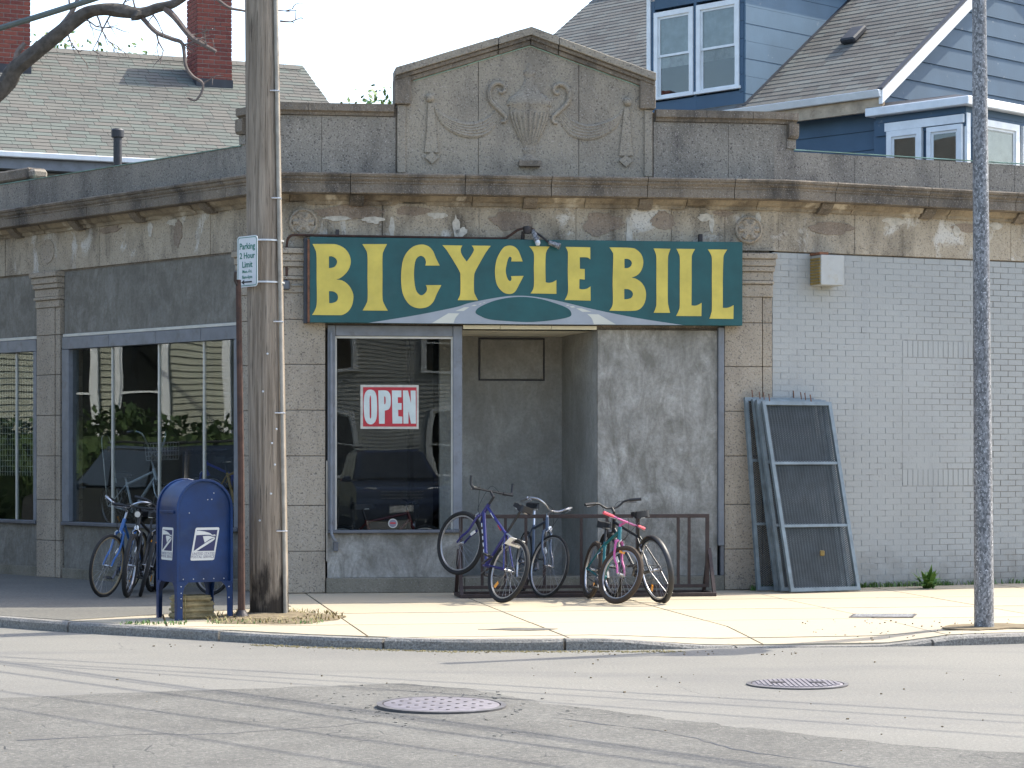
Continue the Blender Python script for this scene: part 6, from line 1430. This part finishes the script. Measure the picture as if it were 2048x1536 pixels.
def suv(label, loc, head, paint):
    h = V((head[0], head[1], 0)).normalized(); l = V((-h.y, h.x, 0)); b = V((loc[0], loc[1], ROADZ)); P = lambda x, y, z: b + h * x + l * y + V((0, 0, z))
    o = thing('parked_car', label, 'car', b, 'cars parked across the street')
    low = smp("2.25,0.35 2.32,0.5* 2.3,0.72* 2.2,0.92* 1.6,1.02* 1.0,1.08 -2.2,1.08 -2.28,0.9* -2.3,0.6* -2.25,0.35 -1.85,0.32 -1.78,0.6* -1.45,0.75* -1.1,0.6* -1.03,0.32 1.0,0.32 1.08,0.6* 1.42,0.75* 1.75,0.6* 1.83,0.32")
    MB().prism([low], lambda x, z: P(x, -.92, z), lambda x, z: P(x, .92, z)).build('body', paint, o, bevel=.04, seg=2, smooth=True)
    MB().hexa([P(1.05, .86, 1.06), P(-2.22, .86, 1.06), P(-2.22, -.86, 1.06), P(1.05, -.86, 1.06), P(.25, .70, 1.74), P(-2.0, .70, 1.74), P(-2.0, -.70, 1.74), P(.25, -.70, 1.74)]).build('cabin', paint, o, bevel=.07, seg=3, smooth=True)
    for s in (1, -1):
        for x0, x1, x2, x3 in ((.80, -.15, -.15, .22), (-.25, -1.15, -1.15, -.25), (-1.25, -2.08, -1.93, -1.25)):
            MB().hexa([P(x0, s * .852, 1.12), P(x1, s * .852, 1.12), P(x2, s * .735, 1.62), P(x3, s * .735, 1.62), P(x0, s * .872, 1.12), P(x1, s * .872, 1.12), P(x2, s * .755, 1.62), P(x3, s * .755, 1.62)]).build('window', MA['carglass'], o)
        MB().tube([P(.2, s * .62, 1.80), P(-1.9, s * .62, 1.80)], .02, 6).build('roof_rail', DARK, o)
        MB().box(P(.72, s * .98, 1.12), (.16, .16, .14)).build('mirror', paint, o, bevel=.03)
        MB().hexa([P(2.235, s * .50, .74), P(2.12, s * .88, .74), P(2.07, s * .90, .93), P(2.17, s * .52, .93), P(2.29, s * .50, .72), P(2.19, s * .925, .72), P(2.13, s * .925, .93), P(2.23, s * .52, .94)]).build('headlight', WHR, o, bevel=.015)
        MB().box(P(-2.28, s * .78, .95), (.12, .12, .32)).build('tail_light', REDR, o, bevel=.02)
        for x in (1.42, -1.42):
            q = lambda r, y: P(x, s * y, .355) 
            mw_ = M.Translation(P(x, s * .80, .355)) @ (l * s).to_track_quat('Z', 'Y').to_matrix().to_4x4()
            w = MB().lathe([(0, -.1), (.33, -.1), (.355, -.06), (.355, .07), (.33, .11), (.22, .11), (.21, .06), (0, .06)], 24, mw_).build('wheel', TYRE, o, smooth=True)
            r_ = MB(); r_.lathe([(0, .062), (.205, .062), (.215, .10), (.19, .10), (.06, .075), (0, .09)], 20, mw_); r_.build('rim', CHROME, w, smooth=True)
    MB().hexa([P(1.0, .78, 1.11), P(1.0, -.78, 1.11), P(.32, -.64, 1.66), P(.32, .64, 1.66), P(1.03, .78, 1.13), P(1.03, -.78, 1.13), P(.35, -.64, 1.68), P(.35, .64, 1.68)]).build('windscreen', MA['carglass'], o)
    for k in range(3): MB().bar(P(2.30, -.44, .74 + k * .06), P(2.30, .44, .74 + k * .06), .02).build('grille_bar', CHROME, o)
    MB().hexa([P(2.30, -.26, .48), P(2.30, .26, .48), P(2.30, .26, .60), P(2.30, -.26, .60), P(2.335, -.26, .48), P(2.335, .26, .48), P(2.33, .26, .60), P(2.33, -.26, .60)]).build('number_plate', WHR, o)
    return o
MA['carglass'] = flat('car_glass', (.012, .014, .016), .05, 0, .1, 3, coat=.5)
NAVY = flat('navy_car_paint', (.012, .022, .06), .25, 0, .1, 3, coat=.8); BLK = flat('black_car_paint', (.012, .013, .016), .22, 0, .1, 3, coat=.8)
suv('dark navy family car parked nose-on across from the shop front', (3.4, 3.6), (-.10, 1), NAVY)
suv('black sport utility car parked along the side street', (-13.6, 29.6), (-.683, .731), BLK)
